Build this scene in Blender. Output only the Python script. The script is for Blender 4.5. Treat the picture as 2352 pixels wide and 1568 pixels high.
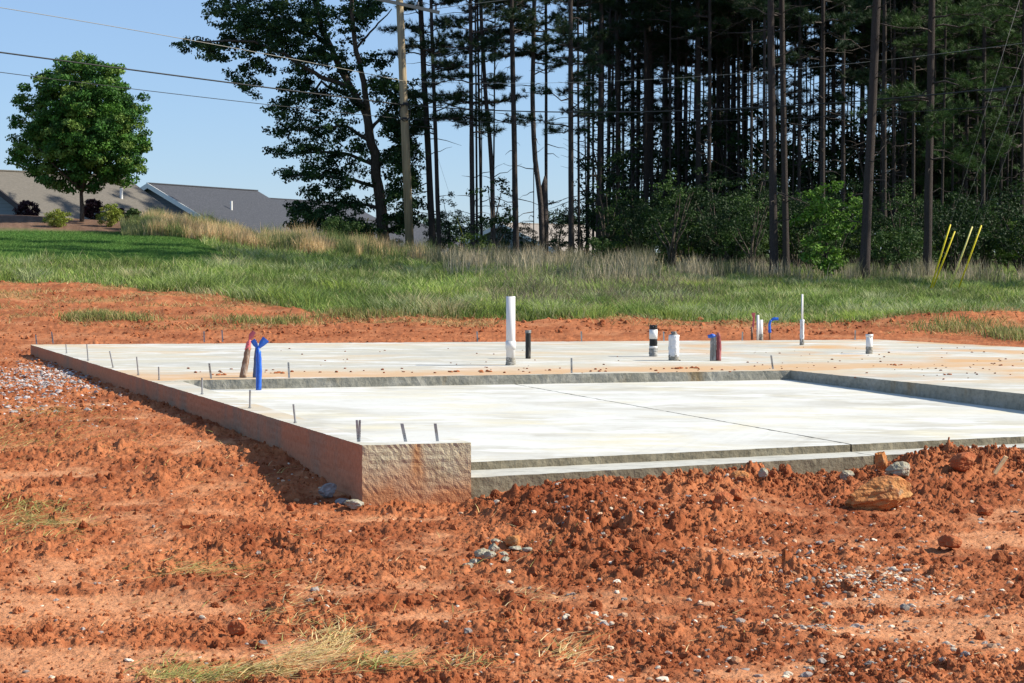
import bpy, math, random
import numpy as np
from mathutils import Vector
for o in list(bpy.data.objects): bpy.data.objects.remove(o)
SC = bpy.context.scene; COL = SC.collection
# ------------------------------------------------------------------ camera, sky, sun, exposure
F = 4365.0; CX = 1176.0; CY = 784.0; CAMZ = 1.39; PITCH = math.atan(205.0 / F)   # pixel units of a 2352 wide picture
cam = bpy.data.cameras.new('camera'); camo = bpy.data.objects.new('camera', cam); COL.objects.link(camo)
cam.sensor_width = 36; cam.lens = 36 * F / 2352; cam.clip_start = .1; cam.clip_end = 20000
camo.location = (0, 0, CAMZ); camo.rotation_euler = (math.pi / 2 - PITCH, 0, 0); SC.camera = camo
SUN_EL = math.radians(37); SUN_V = Vector((1, .0, 0)).normalized()               # towards the sun
sdir = Vector((SUN_V.x * math.cos(SUN_EL), SUN_V.y * math.cos(SUN_EL), math.sin(SUN_EL)))
w = bpy.data.worlds.new('World'); SC.world = w; w.use_nodes = True
bg = w.node_tree.nodes['Background']; sk = w.node_tree.nodes.new('ShaderNodeTexSky')
sk.sky_type = 'NISHITA'; sk.sun_disc = False; sk.sun_elevation = SUN_EL
sk.sun_rotation = math.atan2(SUN_V.x, SUN_V.y); sk.altitude = 250; sk.air_density = 1.0; sk.dust_density = .0; sk.ozone_density = 2.5
wb = w.node_tree.nodes.new('ShaderNodeMix'); wb.data_type = 'RGBA'; wb.blend_type = 'MULTIPLY'; wb.inputs[0].default_value = 1; wb.inputs[7].default_value = (.86, 1.0, 1.28, 1)   # white balance of the sky
hz = w.node_tree.nodes.new('ShaderNodeMix'); hz.data_type = 'RGBA'; hz.inputs[0].default_value = .45; hz.inputs[7].default_value = (3.7, 5.5, 7.9, 1)   # flat pale blue mixed into the sky colour evens it out
w.node_tree.links.new(sk.outputs[0], wb.inputs[6]); w.node_tree.links.new(wb.outputs[2], hz.inputs[6]); w.node_tree.links.new(hz.outputs[2], bg.inputs[0]); bg.inputs[1].default_value = .073
sl = bpy.data.lights.new('sun', 'SUN'); sl.energy = 5.0; sl.angle = math.radians(.53); sl.color = (1, .925, .78)
so = bpy.data.objects.new('sun', sl); COL.objects.link(so); so.rotation_euler = sdir.to_track_quat('Z', 'Y').to_euler()
SC.view_settings.view_transform = 'Standard'; SC.view_settings.look = 'None'
SC.view_settings.exposure = .62; SC.view_settings.gamma = 1; SC.view_settings.use_curve_mapping = False
# ------------------------------------------------------------------ helpers
sp, cp = math.sin(PITCH), math.cos(PITCH)
def ray(px, py):
    a = (px - CX) / F; b = (CY - py) / F
    return np.array([a, cp + b * sp, -sp + b * cp])
def at(px, py, D):
    r = ray(px, py); r = r * (D / r[1]); return np.array([r[0], r[1], CAMZ + r[2]])
def onz(px, py, z):
    r = ray(px, py); k = (z - CAMZ) / r[2]; return np.array([r[0] * k, r[1] * k, z])
def xat(px, D): return (px - CX) / F * D / (cp - 0 * sp)
def tag(o, label=None, cat=None, group=None, kind=None):
    if label: o['label'] = label
    if cat: o['category'] = cat
    if group: o['group'] = group
    if kind: o['kind'] = kind
    return o
def empty(name, loc, label=None, cat=None, group=None):
    o = bpy.data.objects.new(name, None); COL.objects.link(o); o.location = loc; o.empty_display_size = .1
    return tag(o, label, cat, group)
def mesh(name, V, Fs, mat=None, col=None, smooth=False):
    V = np.asarray(V, dtype=np.float32)
    if not isinstance(Fs, (list, tuple)): Fs = [Fs]
    Fs = [np.asarray(f, dtype=np.int32) for f in Fs if len(f)]
    m = bpy.data.meshes.new(name); m.vertices.add(len(V)); m.vertices.foreach_set('co', V.ravel())
    tot = sum(f.size for f in Fs); n = sum(len(f) for f in Fs)
    m.loops.add(tot); m.loops.foreach_set('vertex_index', np.concatenate([f.ravel() for f in Fs]))
    m.polygons.add(n); sizes = np.concatenate([np.full(len(f), f.shape[1]) for f in Fs])
    st = np.concatenate([[0], np.cumsum(sizes)[:-1]])
    m.polygons.foreach_set('loop_start', st.astype(np.int32)); m.polygons.foreach_set('loop_total', sizes.astype(np.int32))
    m.polygons.foreach_set('use_smooth', np.full(n, smooth))
    if col is not None:
        a = m.attributes.new('Col', 'FLOAT_COLOR', 'POINT'); c = np.ones((len(V), 4), np.float32); c[:, :3] = col
        a.data.foreach_set('color', c.ravel())
    m.update(calc_edges=True); m.validate()
    if mat: m.materials.append(mat)
    return m
def obj(name, m, parent=None, loc=None):
    o = bpy.data.objects.new(name, m); COL.objects.link(o)
    if parent: o.parent = parent
    if loc is not None: o.location = loc
    return o
class MB:
    def __init__(s): s.V = []; s.T = []; s.Q = []; s.C = []; s.n = 0
    def add(s, V, T=None, Q=None, c=None):
        V = np.asarray(V, float)
        if T is not None and len(T): s.T.append(np.asarray(T) + s.n)
        if Q is not None and len(Q): s.Q.append(np.asarray(Q) + s.n)
        s.V.append(V); s.n += len(V)
        if c is not None: s.C.append(np.broadcast_to(np.asarray(c, float), (len(V), 3)))
    def mesh(s, name, mat, smooth=False, origin=None):
        V = np.concatenate(s.V)
        if origin is not None: V = V - np.asarray(origin)
        Fs = []
        if s.T: Fs.append(np.concatenate(s.T))
        if s.Q: Fs.append(np.concatenate(s.Q))
        return mesh(name, V, Fs, mat, np.concatenate(s.C) if s.C else None, smooth)
def tube(P, R, n=8, cap=True):
    P = np.asarray(P, float); R = np.broadcast_to(np.asarray(R, float), (len(P),)); V = []
    T = np.gradient(P, axis=0); T /= np.linalg.norm(T, axis=1)[:, None] + 1e-9
    ref = np.array([1., 0, 0]) if abs(T[0][2]) > .7 else np.array([0, 0, 1.])
    a = np.arange(n) * 2 * math.pi / n
    for p, t, r in zip(P, T, R):
        u = np.cross(t, ref); u /= np.linalg.norm(u) + 1e-9; v = np.cross(t, u)
        V.append(p + r * (np.cos(a)[:, None] * u + np.sin(a)[:, None] * v))
    V = np.concatenate(V); i = np.arange(n); j = (i + 1) % n; Q = []
    for k in range(len(P) - 1): Q.append(np.stack([k * n + i, k * n + j, (k + 1) * n + j, (k + 1) * n + i], 1))
    Q = np.concatenate(Q); Tt = []
    if cap:
        V = np.concatenate([V, P[:1], P[-1:]]); c0 = len(P) * n; k = (len(P) - 1) * n
        Tt = np.concatenate([np.stack([j, i, np.full(n, c0)], 1), np.stack([k + i, k + j, np.full(n, c0 + 1)], 1)])
    return V, Tt, Q
def box(c, s, R=None):
    V = np.array([[x, y, z] for x in (-.5, .5) for y in (-.5, .5) for z in (-.5, .5)]) * np.asarray(s)
    if R is not None: V = V @ np.asarray(R).T
    return V + np.asarray(c), None, np.array([[0, 1, 3, 2], [4, 6, 7, 5], [0, 4, 5, 1], [2, 3, 7, 6], [0, 2, 6, 4], [1, 5, 7, 3]])
def rotz(a): c, s = math.cos(a), math.sin(a); return np.array([[c, -s, 0], [s, c, 0], [0, 0, 1]])
# ---- noise
def _h(ix, iy, s):
    n = (ix.astype(np.int64) * 374761393 + iy.astype(np.int64) * 668265263 + s * 1274126177) & 0xffffffff
    n = ((n ^ (n >> 13)) * 1274126177) & 0xffffffff; n = (n ^ (n >> 16)) & 0xffffffff
    n = (n * 2246822519) & 0xffffffff; n ^= n >> 15
    return n / 4294967296.0
def gn(x, y, s=0):
    ix = np.floor(x); iy = np.floor(y); fx = x - ix; fy = y - iy; ux = fx * fx * fx * (fx * (fx * 6 - 15) + 10); uy = fy * fy * fy * (fy * (fy * 6 - 15) + 10)
    def g(a, b):
        t = _h(ix + a, iy + b, s) * 2 * math.pi; return np.cos(t) * (fx - a) + np.sin(t) * (fy - b)
    a = g(0, 0); b = g(1, 0); c = g(0, 1); d = g(1, 1)
    return 1.4 * ((a + (b - a) * ux) * (1 - uy) + (c + (d - c) * ux) * uy)
def fbm(x, y, o=4, s=0, g=.5):
    r = 0; a = 1; t = 0
    for i in range(o): r = r + a * gn(x, y, s + i * 17); t += a; a *= g; x = x * 2.03 + 5.1; y = y * 2.03 + 1.7
    return r / t
def worley(x, y, s=0):
    ix = np.floor(x); iy = np.floor(y); best = np.full(np.shape(x), 9.); rid = np.zeros(np.shape(x))
    for a in (-1, 0, 1):
        for b in (-1, 0, 1):
            px = ix + a + _h(ix + a, iy + b, s); py = iy + b + _h(ix + a, iy + b, s + 1)
            d = np.hypot(x - px, y - py); m = d < best; best = np.where(m, d, best); rid = np.where(m, _h(ix + a, iy + b, s + 2), rid)
    return best, rid
def sstep(a, b, x): t = np.clip((x - a) / (b - a), 0, 1); return t * t * (3 - 2 * t)
def ico(sub):
    t = (1 + 5 ** .5) / 2
    V = [(-1, t, 0), (1, t, 0), (-1, -t, 0), (1, -t, 0), (0, -1, t), (0, 1, t), (0, -1, -t), (0, 1, -t), (t, 0, -1), (t, 0, 1), (-t, 0, -1), (-t, 0, 1)]
    Fc = [(0, 11, 5), (0, 5, 1), (0, 1, 7), (0, 7, 10), (0, 10, 11), (1, 5, 9), (5, 11, 4), (11, 10, 2), (10, 7, 6), (7, 1, 8), (3, 9, 4), (3, 4, 2), (3, 2, 6), (3, 6, 8), (3, 8, 9), (4, 9, 5), (2, 4, 11), (6, 2, 10), (8, 6, 7), (9, 8, 1)]
    V = [np.array(v) / math.hypot(1, t) for v in V]
    for _ in range(sub):
        mid = {}; nf = []
        def m(a, b):
            k = (min(a, b), max(a, b))
            if k not in mid: p = V[a] + V[b]; V.append(p / np.linalg.norm(p)); mid[k] = len(V) - 1
            return mid[k]
        for a, b, c in Fc: x, y, z = m(a, b), m(b, c), m(c, a); nf += [(a, x, z), (b, y, x), (c, z, y), (x, y, z)]
        Fc = nf
    return np.array(V), np.array(Fc)
ICO = [ico(0), ico(1), ico(2), ico(3), ico(4)]
# ---- materials
def mat(name, base=(.5, .5, .5), rough=.85, noise=None, bump=None, attr=False, metal=0, spec=.3, trans=0, extra=None):
    """noise: list of (scale, colour, lo, hi, stretch) blended over base; bump: list of (scale, strength, dist)"""
    m = bpy.data.materials.new(name); m.use_nodes = True; nt = m.node_tree; N = nt.nodes; L = nt.links
    b = N['Principled BSDF']; b.inputs['Roughness'].default_value = rough; b.inputs['Metallic'].default_value = metal
    b.inputs['Specular IOR Level'].default_value = spec
    tc = N.new('ShaderNodeTexCoord'); cur = None
    if attr: a = N.new('ShaderNodeAttribute'); a.attribute_name = 'Col'; cur = a.outputs['Color']
    else: r = N.new('ShaderNodeRGB'); r.outputs[0].default_value = (*base, 1); cur = r.outputs[0]
    for it in (noise or []):
        sc, c, lo, hi = it[:4]; st = it[4] if len(it) > 4 else (1, 1, 1); mode = it[5] if len(it) > 5 else 'MIX'
        mp = N.new('ShaderNodeMapping'); mp.inputs['Scale'].default_value = st; L.new(tc.outputs['Object'], mp.inputs[0])
        if len(it) > 6: mp.inputs['Rotation'].default_value = (0, 0, it[6])
        n = N.new('ShaderNodeTexNoise'); n.inputs['Scale'].default_value = sc; n.inputs['Detail'].default_value = 5; n.inputs['Roughness'].default_value = .6
        L.new(mp.outputs[0], n.inputs['Vector'])
        r = N.new('ShaderNodeMapRange'); r.inputs[1].default_value = lo; r.inputs[2].default_value = hi; L.new(n.outputs[0], r.inputs[0])
        x = N.new('ShaderNodeMix'); x.data_type = 'RGBA'; x.blend_type = mode
        L.new(r.outputs[0], x.inputs[0]); L.new(cur, x.inputs[6]); x.inputs[7].default_value = (*c, 1); cur = x.outputs[2]
    if extra: cur = extra(nt, tc, cur)
    L.new(cur, b.inputs['Base Color']); nrm = None
    for (sc, s, d) in (bump or []):
        n = N.new('ShaderNodeTexNoise'); n.inputs['Scale'].default_value = sc; n.inputs['Detail'].default_value = 4; L.new(tc.outputs['Object'], n.inputs['Vector'])
        bp = N.new('ShaderNodeBump'); bp.inputs['Strength'].default_value = s; bp.inputs['Distance'].default_value = d; L.new(n.outputs[0], bp.inputs['Height'])
        if nrm: L.new(nrm, bp.inputs['Normal'])
        nrm = bp.outputs[0]
    if nrm: L.new(nrm, b.inputs['Normal'])
    if trans:
        t = N.new('ShaderNodeBsdfTranslucent'); L.new(cur, t.inputs[0]); ms = N.new('ShaderNodeMixShader'); ms.inputs[0].default_value = trans
        L.new(b.outputs[0], ms.inputs[1]); L.new(t.outputs[0], ms.inputs[2]); L.new(ms.outputs[0], N['Material Output'].inputs[0])
    return m
M_ground = mat('ground', attr=True, rough=.95, spec=.1, noise=[(9, (.62, .5, .42), .45, .75, (1, 1, 1), 'MULTIPLY'), (60, (1.5, 1.35, 1.2), .5, .8, (1, 1, 1), 'MULTIPLY')], bump=[(45, .7, .02), (160, .6, .006)])
M_clod = mat('clod', attr=True, rough=.95, spec=.1, noise=[(50, (.7, .6, .55), .4, .7, (1, 1, 1), 'MULTIPLY')], bump=[(90, .8, .01)])
M_gravel = mat('gravel', attr=True, rough=.85, spec=.12, noise=[(70, (.75, .72, .7), .45, .65, (1, 1, 1), 'MULTIPLY')], bump=[(120, .3, .004)])
M_blade = mat('grass_blade', attr=True, rough=.7, spec=.2, trans=.3)
M_straw = mat('straw', attr=True, rough=.7, spec=.2, trans=.15)
M_leaf = mat('leaf', attr=True, rough=.6, spec=.22, trans=.25)
M_needle = mat('needle', attr=True, rough=.6, spec=.25, trans=.15)
M_bark = mat('pine_bark', (.06, .05, .046), .95, spec=.1, noise=[(14, (.13, .108, .10), .42, .7, (3, 3, .5)), (30, (.022, .019, .018), .52, .7, (3, 3, .6))], bump=[(24, .9, .05)])
M_bark2 = mat('tree_bark', (.07, .055, .042), .95, noise=[(10, (.13, .11, .09), .45, .7, (3, 3, .5))], bump=[(20, .8, .04)])
M_pole = mat('pole_wood', (.30, .23, .14), .9, noise=[(5, (.42, .34, .22), .4, .7, (6, 6, .25)), (3, (.10, .075, .05), .5, .75, (6, 6, .2))], bump=[(30, .4, .01)])
# ------------------------------------------------------------------ foundation outline
A0 = onz(832, 1022, 0); B0 = onz(1082, 1016, 0); S1 = onz(360, 877, 0); BL = onz(70, 791, 0)
dv = (BL - A0); dv /= np.linalg.norm(dv); du = np.array([dv[1], -dv[0], 0])
S1 = A0 + dv * np.dot(S1 - A0, dv)
BM = onz(1180, 784.5, 0); BR = onz(2020, 779.5, 0); RR = onz(2900, 826, 0); RF = onz(2900, 962, 0); RC = onz(2352, 904, 0); IC = onz(1816, 850, 0)
SI = onz(445, 872.5, 0)
LIP0 = onz(1086, 1060.7, -.20); LIP1 = onz(2352, 1001.5, -.20); ldir = LIP1 - LIP0; LIPL = LIP0 - ldir * .2; LIPR = LIP1 + ldir * .7
FR0 = onz(1098, 1095.6, -.262); FR1 = onz(2352, 1027, -.262); fdir = FR1 - FR0; FRL = FR0 - fdir * .03; FRR = FR1 + fdir * .7
fu = fdir / np.linalg.norm(fdir); fn = np.array([fu[1], -fu[0], 0])           # towards the camera
outline = [A0 + dv * .03, BL, BM, BR, RR, RF + np.array([3, 0, 0]), FRR, FRL, B0]
def inpoly(x, y, P):
    r = np.zeros(x.shape, bool)
    for i in range(len(P)):
        x1, y1 = P[i][:2]; x2, y2 = P[(i + 1) % len(P)][:2]
        if y1 == y2: continue
        r ^= ((y1 > y) != (y2 > y)) & (x < (x2 - x1) * (y - y1) / (y2 - y1) + x1)
    return r
cen = np.mean(outline, axis=0)
inner = [p + (cen - p) / np.linalg.norm(cen - p) * .14 for p in outline]
# ------------------------------------------------------------------ terrain
TP = np.array([-1500, -600, 0, 350, 700, 1000, 1500, 2000, 2352, 3000, 4500], float)
TD = np.array([5, 10, 12, 13.7, 15, 16, 18, 22, 26, 29, 31, 34, 37, 40, 45, 50, 55, 60, 68, 76, 90, 130, 400], float)
TZ = np.array([
 [-.50, -.50, -.50, -.50, -.50, -.50, -.50, -.50, -.50, -.5, -.5],
 [-.46, -.46, -.48, -.49, -.50, -.50, -.50, -.50, -.50, -.5, -.5],
 [-.42, -.42, -.43, -.45, -.48, -.49, -.49, -.48, -.47, -.45, -.45],
 [-.36, -.36, -.37, -.40, -.45, -.46, -.46, -.46, -.45, -.42, -.4],
 [-.32, -.32, -.32, -.33, -.32, -.40, -.42, -.42, -.42, -.40, -.3],
 [-.28, -.28, -.28, -.27, -.25, -.35, -.4, -.4, -.4, -.40, -.3],
 [-.24, -.24, -.24, -.22, -.22, -.3, -.3, -.3, -.3, -.3, -.2],
 [-.20, -.20, -.20, -.20, -.2, -.2, -.2, -.2, -.2, -.2, -.1],
 [-.17, -.17, -.18, -.18, -.18, -.15, -.15, -.15, -.15, -.15, 0],
 [-.14, -.14, -.17, -.13, -.10, -.08, -.08, -.08, -.06, -.1, 0],
 [-.06, -.05, -.06, -.04, -.01, .0, .0, .0, .0, 0, 0],
 [.20, .18, .17, .15, .14, .18, .16, .12, .12, .1, .1],
 [.42, .40, .38, .35, .34, .30, .24, .22, .22, .2, .2],
 [.75, .68, .62, .60, .52, .42, .34, .30, .28, .25, .3],
 [1.1, 1.0, .94, .88, .76, .57, .50, .42, .36, .35, .4],
 [1.45, 1.35, 1.24, 1.14, .92, .70, .62, .52, .46, .45, .5],
 [1.8, 1.75, 1.60, 1.45, 1.10, .82, .72, .62, .56, .6, .6],
 [2.2, 2.1, 1.95, 1.85, 1.30, .92, .80, .72, .66, .7, .7],
 [2.7, 2.75, 2.78, 2.50, 1.50, 1.02, .90, .85, .80, .8, .8],
 [2.5, 2.6, 2.65, 2.4, 1.55, 1.10, 1.0, .95, .9, .9, .9],
 [1.6, 1.6, 1.6, 1.6, 1.5, 1.2, 1.1, 1.0, 1.0, 1, 1],
 [1.0, 1.0, 1.0, 1.0, 1.0, 1.1, 1.1, 1.0, 1.0, 1, 1],
 [.6, .6, .6, .6, .6, .6, .6, .6, .6, .6, .6]])
CR_P = np.array([1085, 1130, 1200, 1300, 1400, 1500, 1600, 1700, 1800, 1900, 1980, 2050, 2120, 2200, 2300, 2352, 2600, 3500], float)
CR_Z = np.array([-.46, -.42, -.39, -.35, -.34, -.36, -.355, -.34, -.37, -.42, -.40, -.33, -.27, -.255, -.28, -.30, -.40, -.45])
MND = [(2280, 33.6, .22, 1.6, .7), (2120, 33.0, .10, 1.2, .5), (1330, 13.15, .13, .45, .4), (1440, 12.55, .10, .35, .25), (1590, 12.9, .09, .35, .3), (1500, 11.25, .10, .45, .22), (1620, 11.0, .07, .3, .18), (1290, 12.9, .05, .55, .5), (1500, 12.0, .07, .25, .25), (1330, 11.9, .05, .35, .3), (1640, 13.4, .06, .8, .4), (2250, 13.9, .06, .7, .4), (1900, 10.6, .04, .6, .3), (420, 10.4, .05, .5, .25), (900, 10.2, .05, .4, .2), (1480, 10.3, .05, .5, .25), (560, 12.2, .04, .5, .3), (1180, 9.3, .03, .5, .2), (1800, 9.2, .05, .5, .25), (2300, 9.5, .04, .4, .3), (60, 12.0, .05, .5, .3)]
def base_z(x, y):
    D = np.clip(y, 5, 399); px = CX + x / np.maximum(y, 5) * F
    fi = np.interp(px, TP, np.arange(len(TP))); fj = np.interp(D, TD, np.arange(len(TD)))
    i = np.clip(fi.astype(int), 0, len(TP) - 2); j = np.clip(fj.astype(int), 0, len(TD) - 2); a = fi - i; b = fj - j
    a = a * a * (3 - 2 * a)
    z = (TZ[j, i] * (1 - a) + TZ[j, i + 1] * a) * (1 - b) + (TZ[j + 1, i] * (1 - a) + TZ[j + 1, i + 1] * a) * b
    s = (x - FR0[0]) * fn[0] + (y - FR0[1]) * fn[1]                            # distance in front of the garage ledge
    cz = np.interp(px, CR_P, CR_Z); up = np.maximum(cz - z, 0)
    prof = np.where(s < .35, 1.0 - .25 * sstep(.35, -.1, s), np.exp(-((s - .35) / .62) ** 2))
    z = z + up * prof * sstep(1060, 1130, px) * (y < 19)
    for (mp, md, am, sx, sd) in MND:
        z = z + am * np.exp(-(((x - (mp - CX) / F * md) / sx) ** 2 + ((y - md) / sd) ** 2))
    return z
SMOOTH = [(90, 9.85, .85, .42), (330, 8.75, .6, .12), (900, 13.1, .35, .15), (700, 8.9, .3, .25), (2080, 9.3, .55, .3), (1950, 10.15, .6, .18), (1700, 11.6, .6, .3), (2280, 12.3, .5, .4), (1000, 9.75, .35, .2), (160, 8.7, .5, .2)]
def rough_mask(x, y):
    m = .60 + 1.15 * fbm(x * 1.0, y * 1.0, 4, 5, .6)
    for (mp, md, sx, sd) in SMOOTH: m = m - .7 * np.exp(-(((x - (mp - CX) / F * md) / sx) ** 2 + ((y - md) / sd) ** 2))
    px = CX + x / np.maximum(y, 5) * F; s = (x - FR0[0]) * fn[0] + (y - FR0[1]) * fn[1]
    m = m + .6 * np.exp(-((s - .45) / .5) ** 2) * sstep(1050, 1150, px) * (y < 18)
    for (mp, md, sx, sd) in [(1450, 12.3, .9, .7), (1550, 10.9, .9, .4), (2200, 14.3, .8, .6)]: m = m + .4 * np.exp(-(((x - (mp - CX) / F * md) / sx) ** 2 + ((y - md) / sd) ** 2))
    return np.clip(m, .17, 1.5)
EDGE_P = np.array([-1500, 0, 200, 350, 500, 700, 850, 1000, 1500, 1700, 2000, 2352, 3500], float)
EDGE_D = np.array([42.5, 42.0, 41.0, 39.5, 39.0, 36.2, 34.6, 34.0, 34.2, 33.8, 33.2, 34.2, 34], float)
def zones(x, y):
    px = CX + x / np.maximum(y, 5) * F
    e = np.interp(px, EDGE_P, EDGE_D) + 1.3 * fbm(x * .35, y * .35, 3, 40) + .5 * fbm(x * 1.7, y * 1.7, 2, 43)
    grass = sstep(-.25, .25, y - e)
    lawn = sstep(640, 480, px + (y - 50) * 12) * sstep(48.3, 49.2, y + .7 * fbm(x * .3, y * .3, 2, 60)) * sstep(61.5, 60.9, y + (px - 100) * -.004)
    mulch = sstep(330, 290, px + (66 - y) * 5) * sstep(60.9, 61.3, y + (px - 100) * -.004) * sstep(78, 76, y)
    return px, grass, lawn, mulch
def detail_z(x, y):
    _, g, l, mu = zones(x, y); m = rough_mask(x, y)
    wx = x + .02 * gn(x * 11, y * 11, 3); wy = y + .02 * gn(x * 11, y * 11, 4)
    f1, r1 = worley(wx * 4.2, wy * 4.2, 11); f2, r2 = worley(wx * 9, wy * 9, 21); f3, r3 = worley(wx * 21, wy * 21, 31)
    c1 = np.where(r1 > .62, np.maximum(0, 1 - f1 / .42), 0) ** .8 * (.2 + r1)
    c2 = np.where(r2 > .5, np.maximum(0, 1 - f2 / .5), 0) ** .8 * (.2 + r2)
    c3 = np.where(r3 > .35, np.maximum(0, 1 - f3 / .55), 0) ** .8 * (.2 + r3)
    rid = 1 - np.abs(fbm(wx * 6.5, wy * 6.5, 4, 51, .6)) * 2.2
    z = .020 * fbm(x * 1.3, y * 1.3, 3, 71) + m * (.040 * np.clip(m, .4, 1.5) * 1.2 * c1 + .034 * c2 + .030 * c3 + .022 * (rid - .5)) + .017 * m * np.abs(fbm(x * 33, y * 33, 3, 91)) * 2
    far = sstep(20, 34, y)
    z = z * (1 - .35 * far)
    z = z + (1 - g) * sstep(29.5, 33, y) * (.09 * fbm(x * .8, y * .8, 3, 101) * sstep(31.5, 34, y) + .03)
    z = z * (1 - .75 * g) * (1 - .9 * l * g) + .0
    return z
def ground_z(x, y):
    x = np.asarray(x, float); y = np.asarray(y, float)
    return base_z(x, y) + detail_z(x, y)
def gz(x, y): return float(ground_z(np.array([x]), np.array([y]))[0])
rows = list(np.linspace(-60, 5, 14)) + list(np.linspace(5.5, 7.8, 12)); d = 7.9
while d < 17: rows.append(d); d += .0115 * (d / 8) ** 1.6
while d < 46: rows.append(d); d += .06 * (d / 17) ** 1.3
while d < 6000: rows.append(d); d *= 1.035
rows = np.array(rows); tc_ = np.linspace(-.32, .32, 900); g_ = .32 * (60 / .32) ** (np.arange(1, 31) / 30)
cols = np.concatenate([-g_[::-1], tc_, g_])
Y, T = np.meshgrid(rows, cols, indexing='ij'); X = T * np.maximum(Y, 7.9)
Z = ground_z(X, Y); ins = inpoly(X, Y, inner); Z = np.where(ins, np.minimum(Z, -.62), Z)
px_, g_m, l_m, u_m = zones(X, Y)
n1 = fbm(X * 1.1, Y * 1.1, 4, 200); n2 = fbm(X * 5, Y * 5, 3, 210); rm = rough_mask(X, Y)
def C(*a): return np.array(a, float)
dirt_d = C(.24, .070, .028); dirt_m = C(.41, .152, .066); dirt_l = C(.57, .28, .145)
DARK = [(1500, 11.6, 1.0, .5), (1450, 10.2, .8, .5), (1700, 13.2, 1.6, .5), (2200, 14.2, 1.0, .6), (800, 12.4, .6, .4), (1350, 13.0, .7, .5), (1100, 8.8, .5, .3), (600, 10.0, .6, .3)]
def dark_patches(x, y):  # soft-edged patches where the clay colour is darker
    t = 0
    for (mp, md, sx, sd) in DARK: t = t + .38 * np.exp(-(((x - (mp - CX) / F * md) / sx) ** 2 + ((y - md) / sd) ** 2))
    return t
k1 = np.clip(.60 + n1 * 1.3 + n2 * .5 - dark_patches(X, Y), 0, 1)[..., None]; ks = sstep(.55, .1, rm)[..., None]
cl = dirt_d * (1 - k1) + dirt_m * k1; cl = cl * (1 - ks * .75) + dirt_l * ks * .75
fd = sstep(24, 32, Y)[..., None] * .5
cl = cl * (1 - fd) + (C(.36, .135, .06) * (1 + .5 * n1[..., None] + .35 * n2[..., None])) * fd
hay = (sstep(.05, .35, fbm(X * .55, Y * 1.1, 4, 260)) * sstep(31.5, 33.5, Y))[..., None] * .65
cl = cl * (1 - hay) + C(.40, .25, .11) * hay
gcol = C(.075, .11, .03) * (1 + .5 * n1[..., None]); lcol = C(.06, .15, .03) * (1 + .25 * fbm(X * .5, Y * 2, 3, 230)[..., None]); mcol = C(.16, .10, .07) * (1 + .5 * n2[..., None])
cl = cl * (1 - g_m[..., None]) + gcol * g_m[..., None]; cl = cl * (1 - l_m[..., None]) + lcol * l_m[..., None]; cl = cl * (1 - u_m[..., None]) + mcol * u_m[..., None]
nr, nc = X.shape; idx = np.arange(nr * nc).reshape(nr, nc)
Q = np.stack([idx[:-1, :-1], idx[:-1, 1:], idx[1:, 1:], idx[1:, :-1]], -1).reshape(-1, 4)
go = obj('ground', mesh('ground', np.stack([X, Y, Z], -1).reshape(-1, 3), Q, M_ground, np.clip(cl, .005, 1).reshape(-1, 3), True)); go['kind'] = 'structure'
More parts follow.
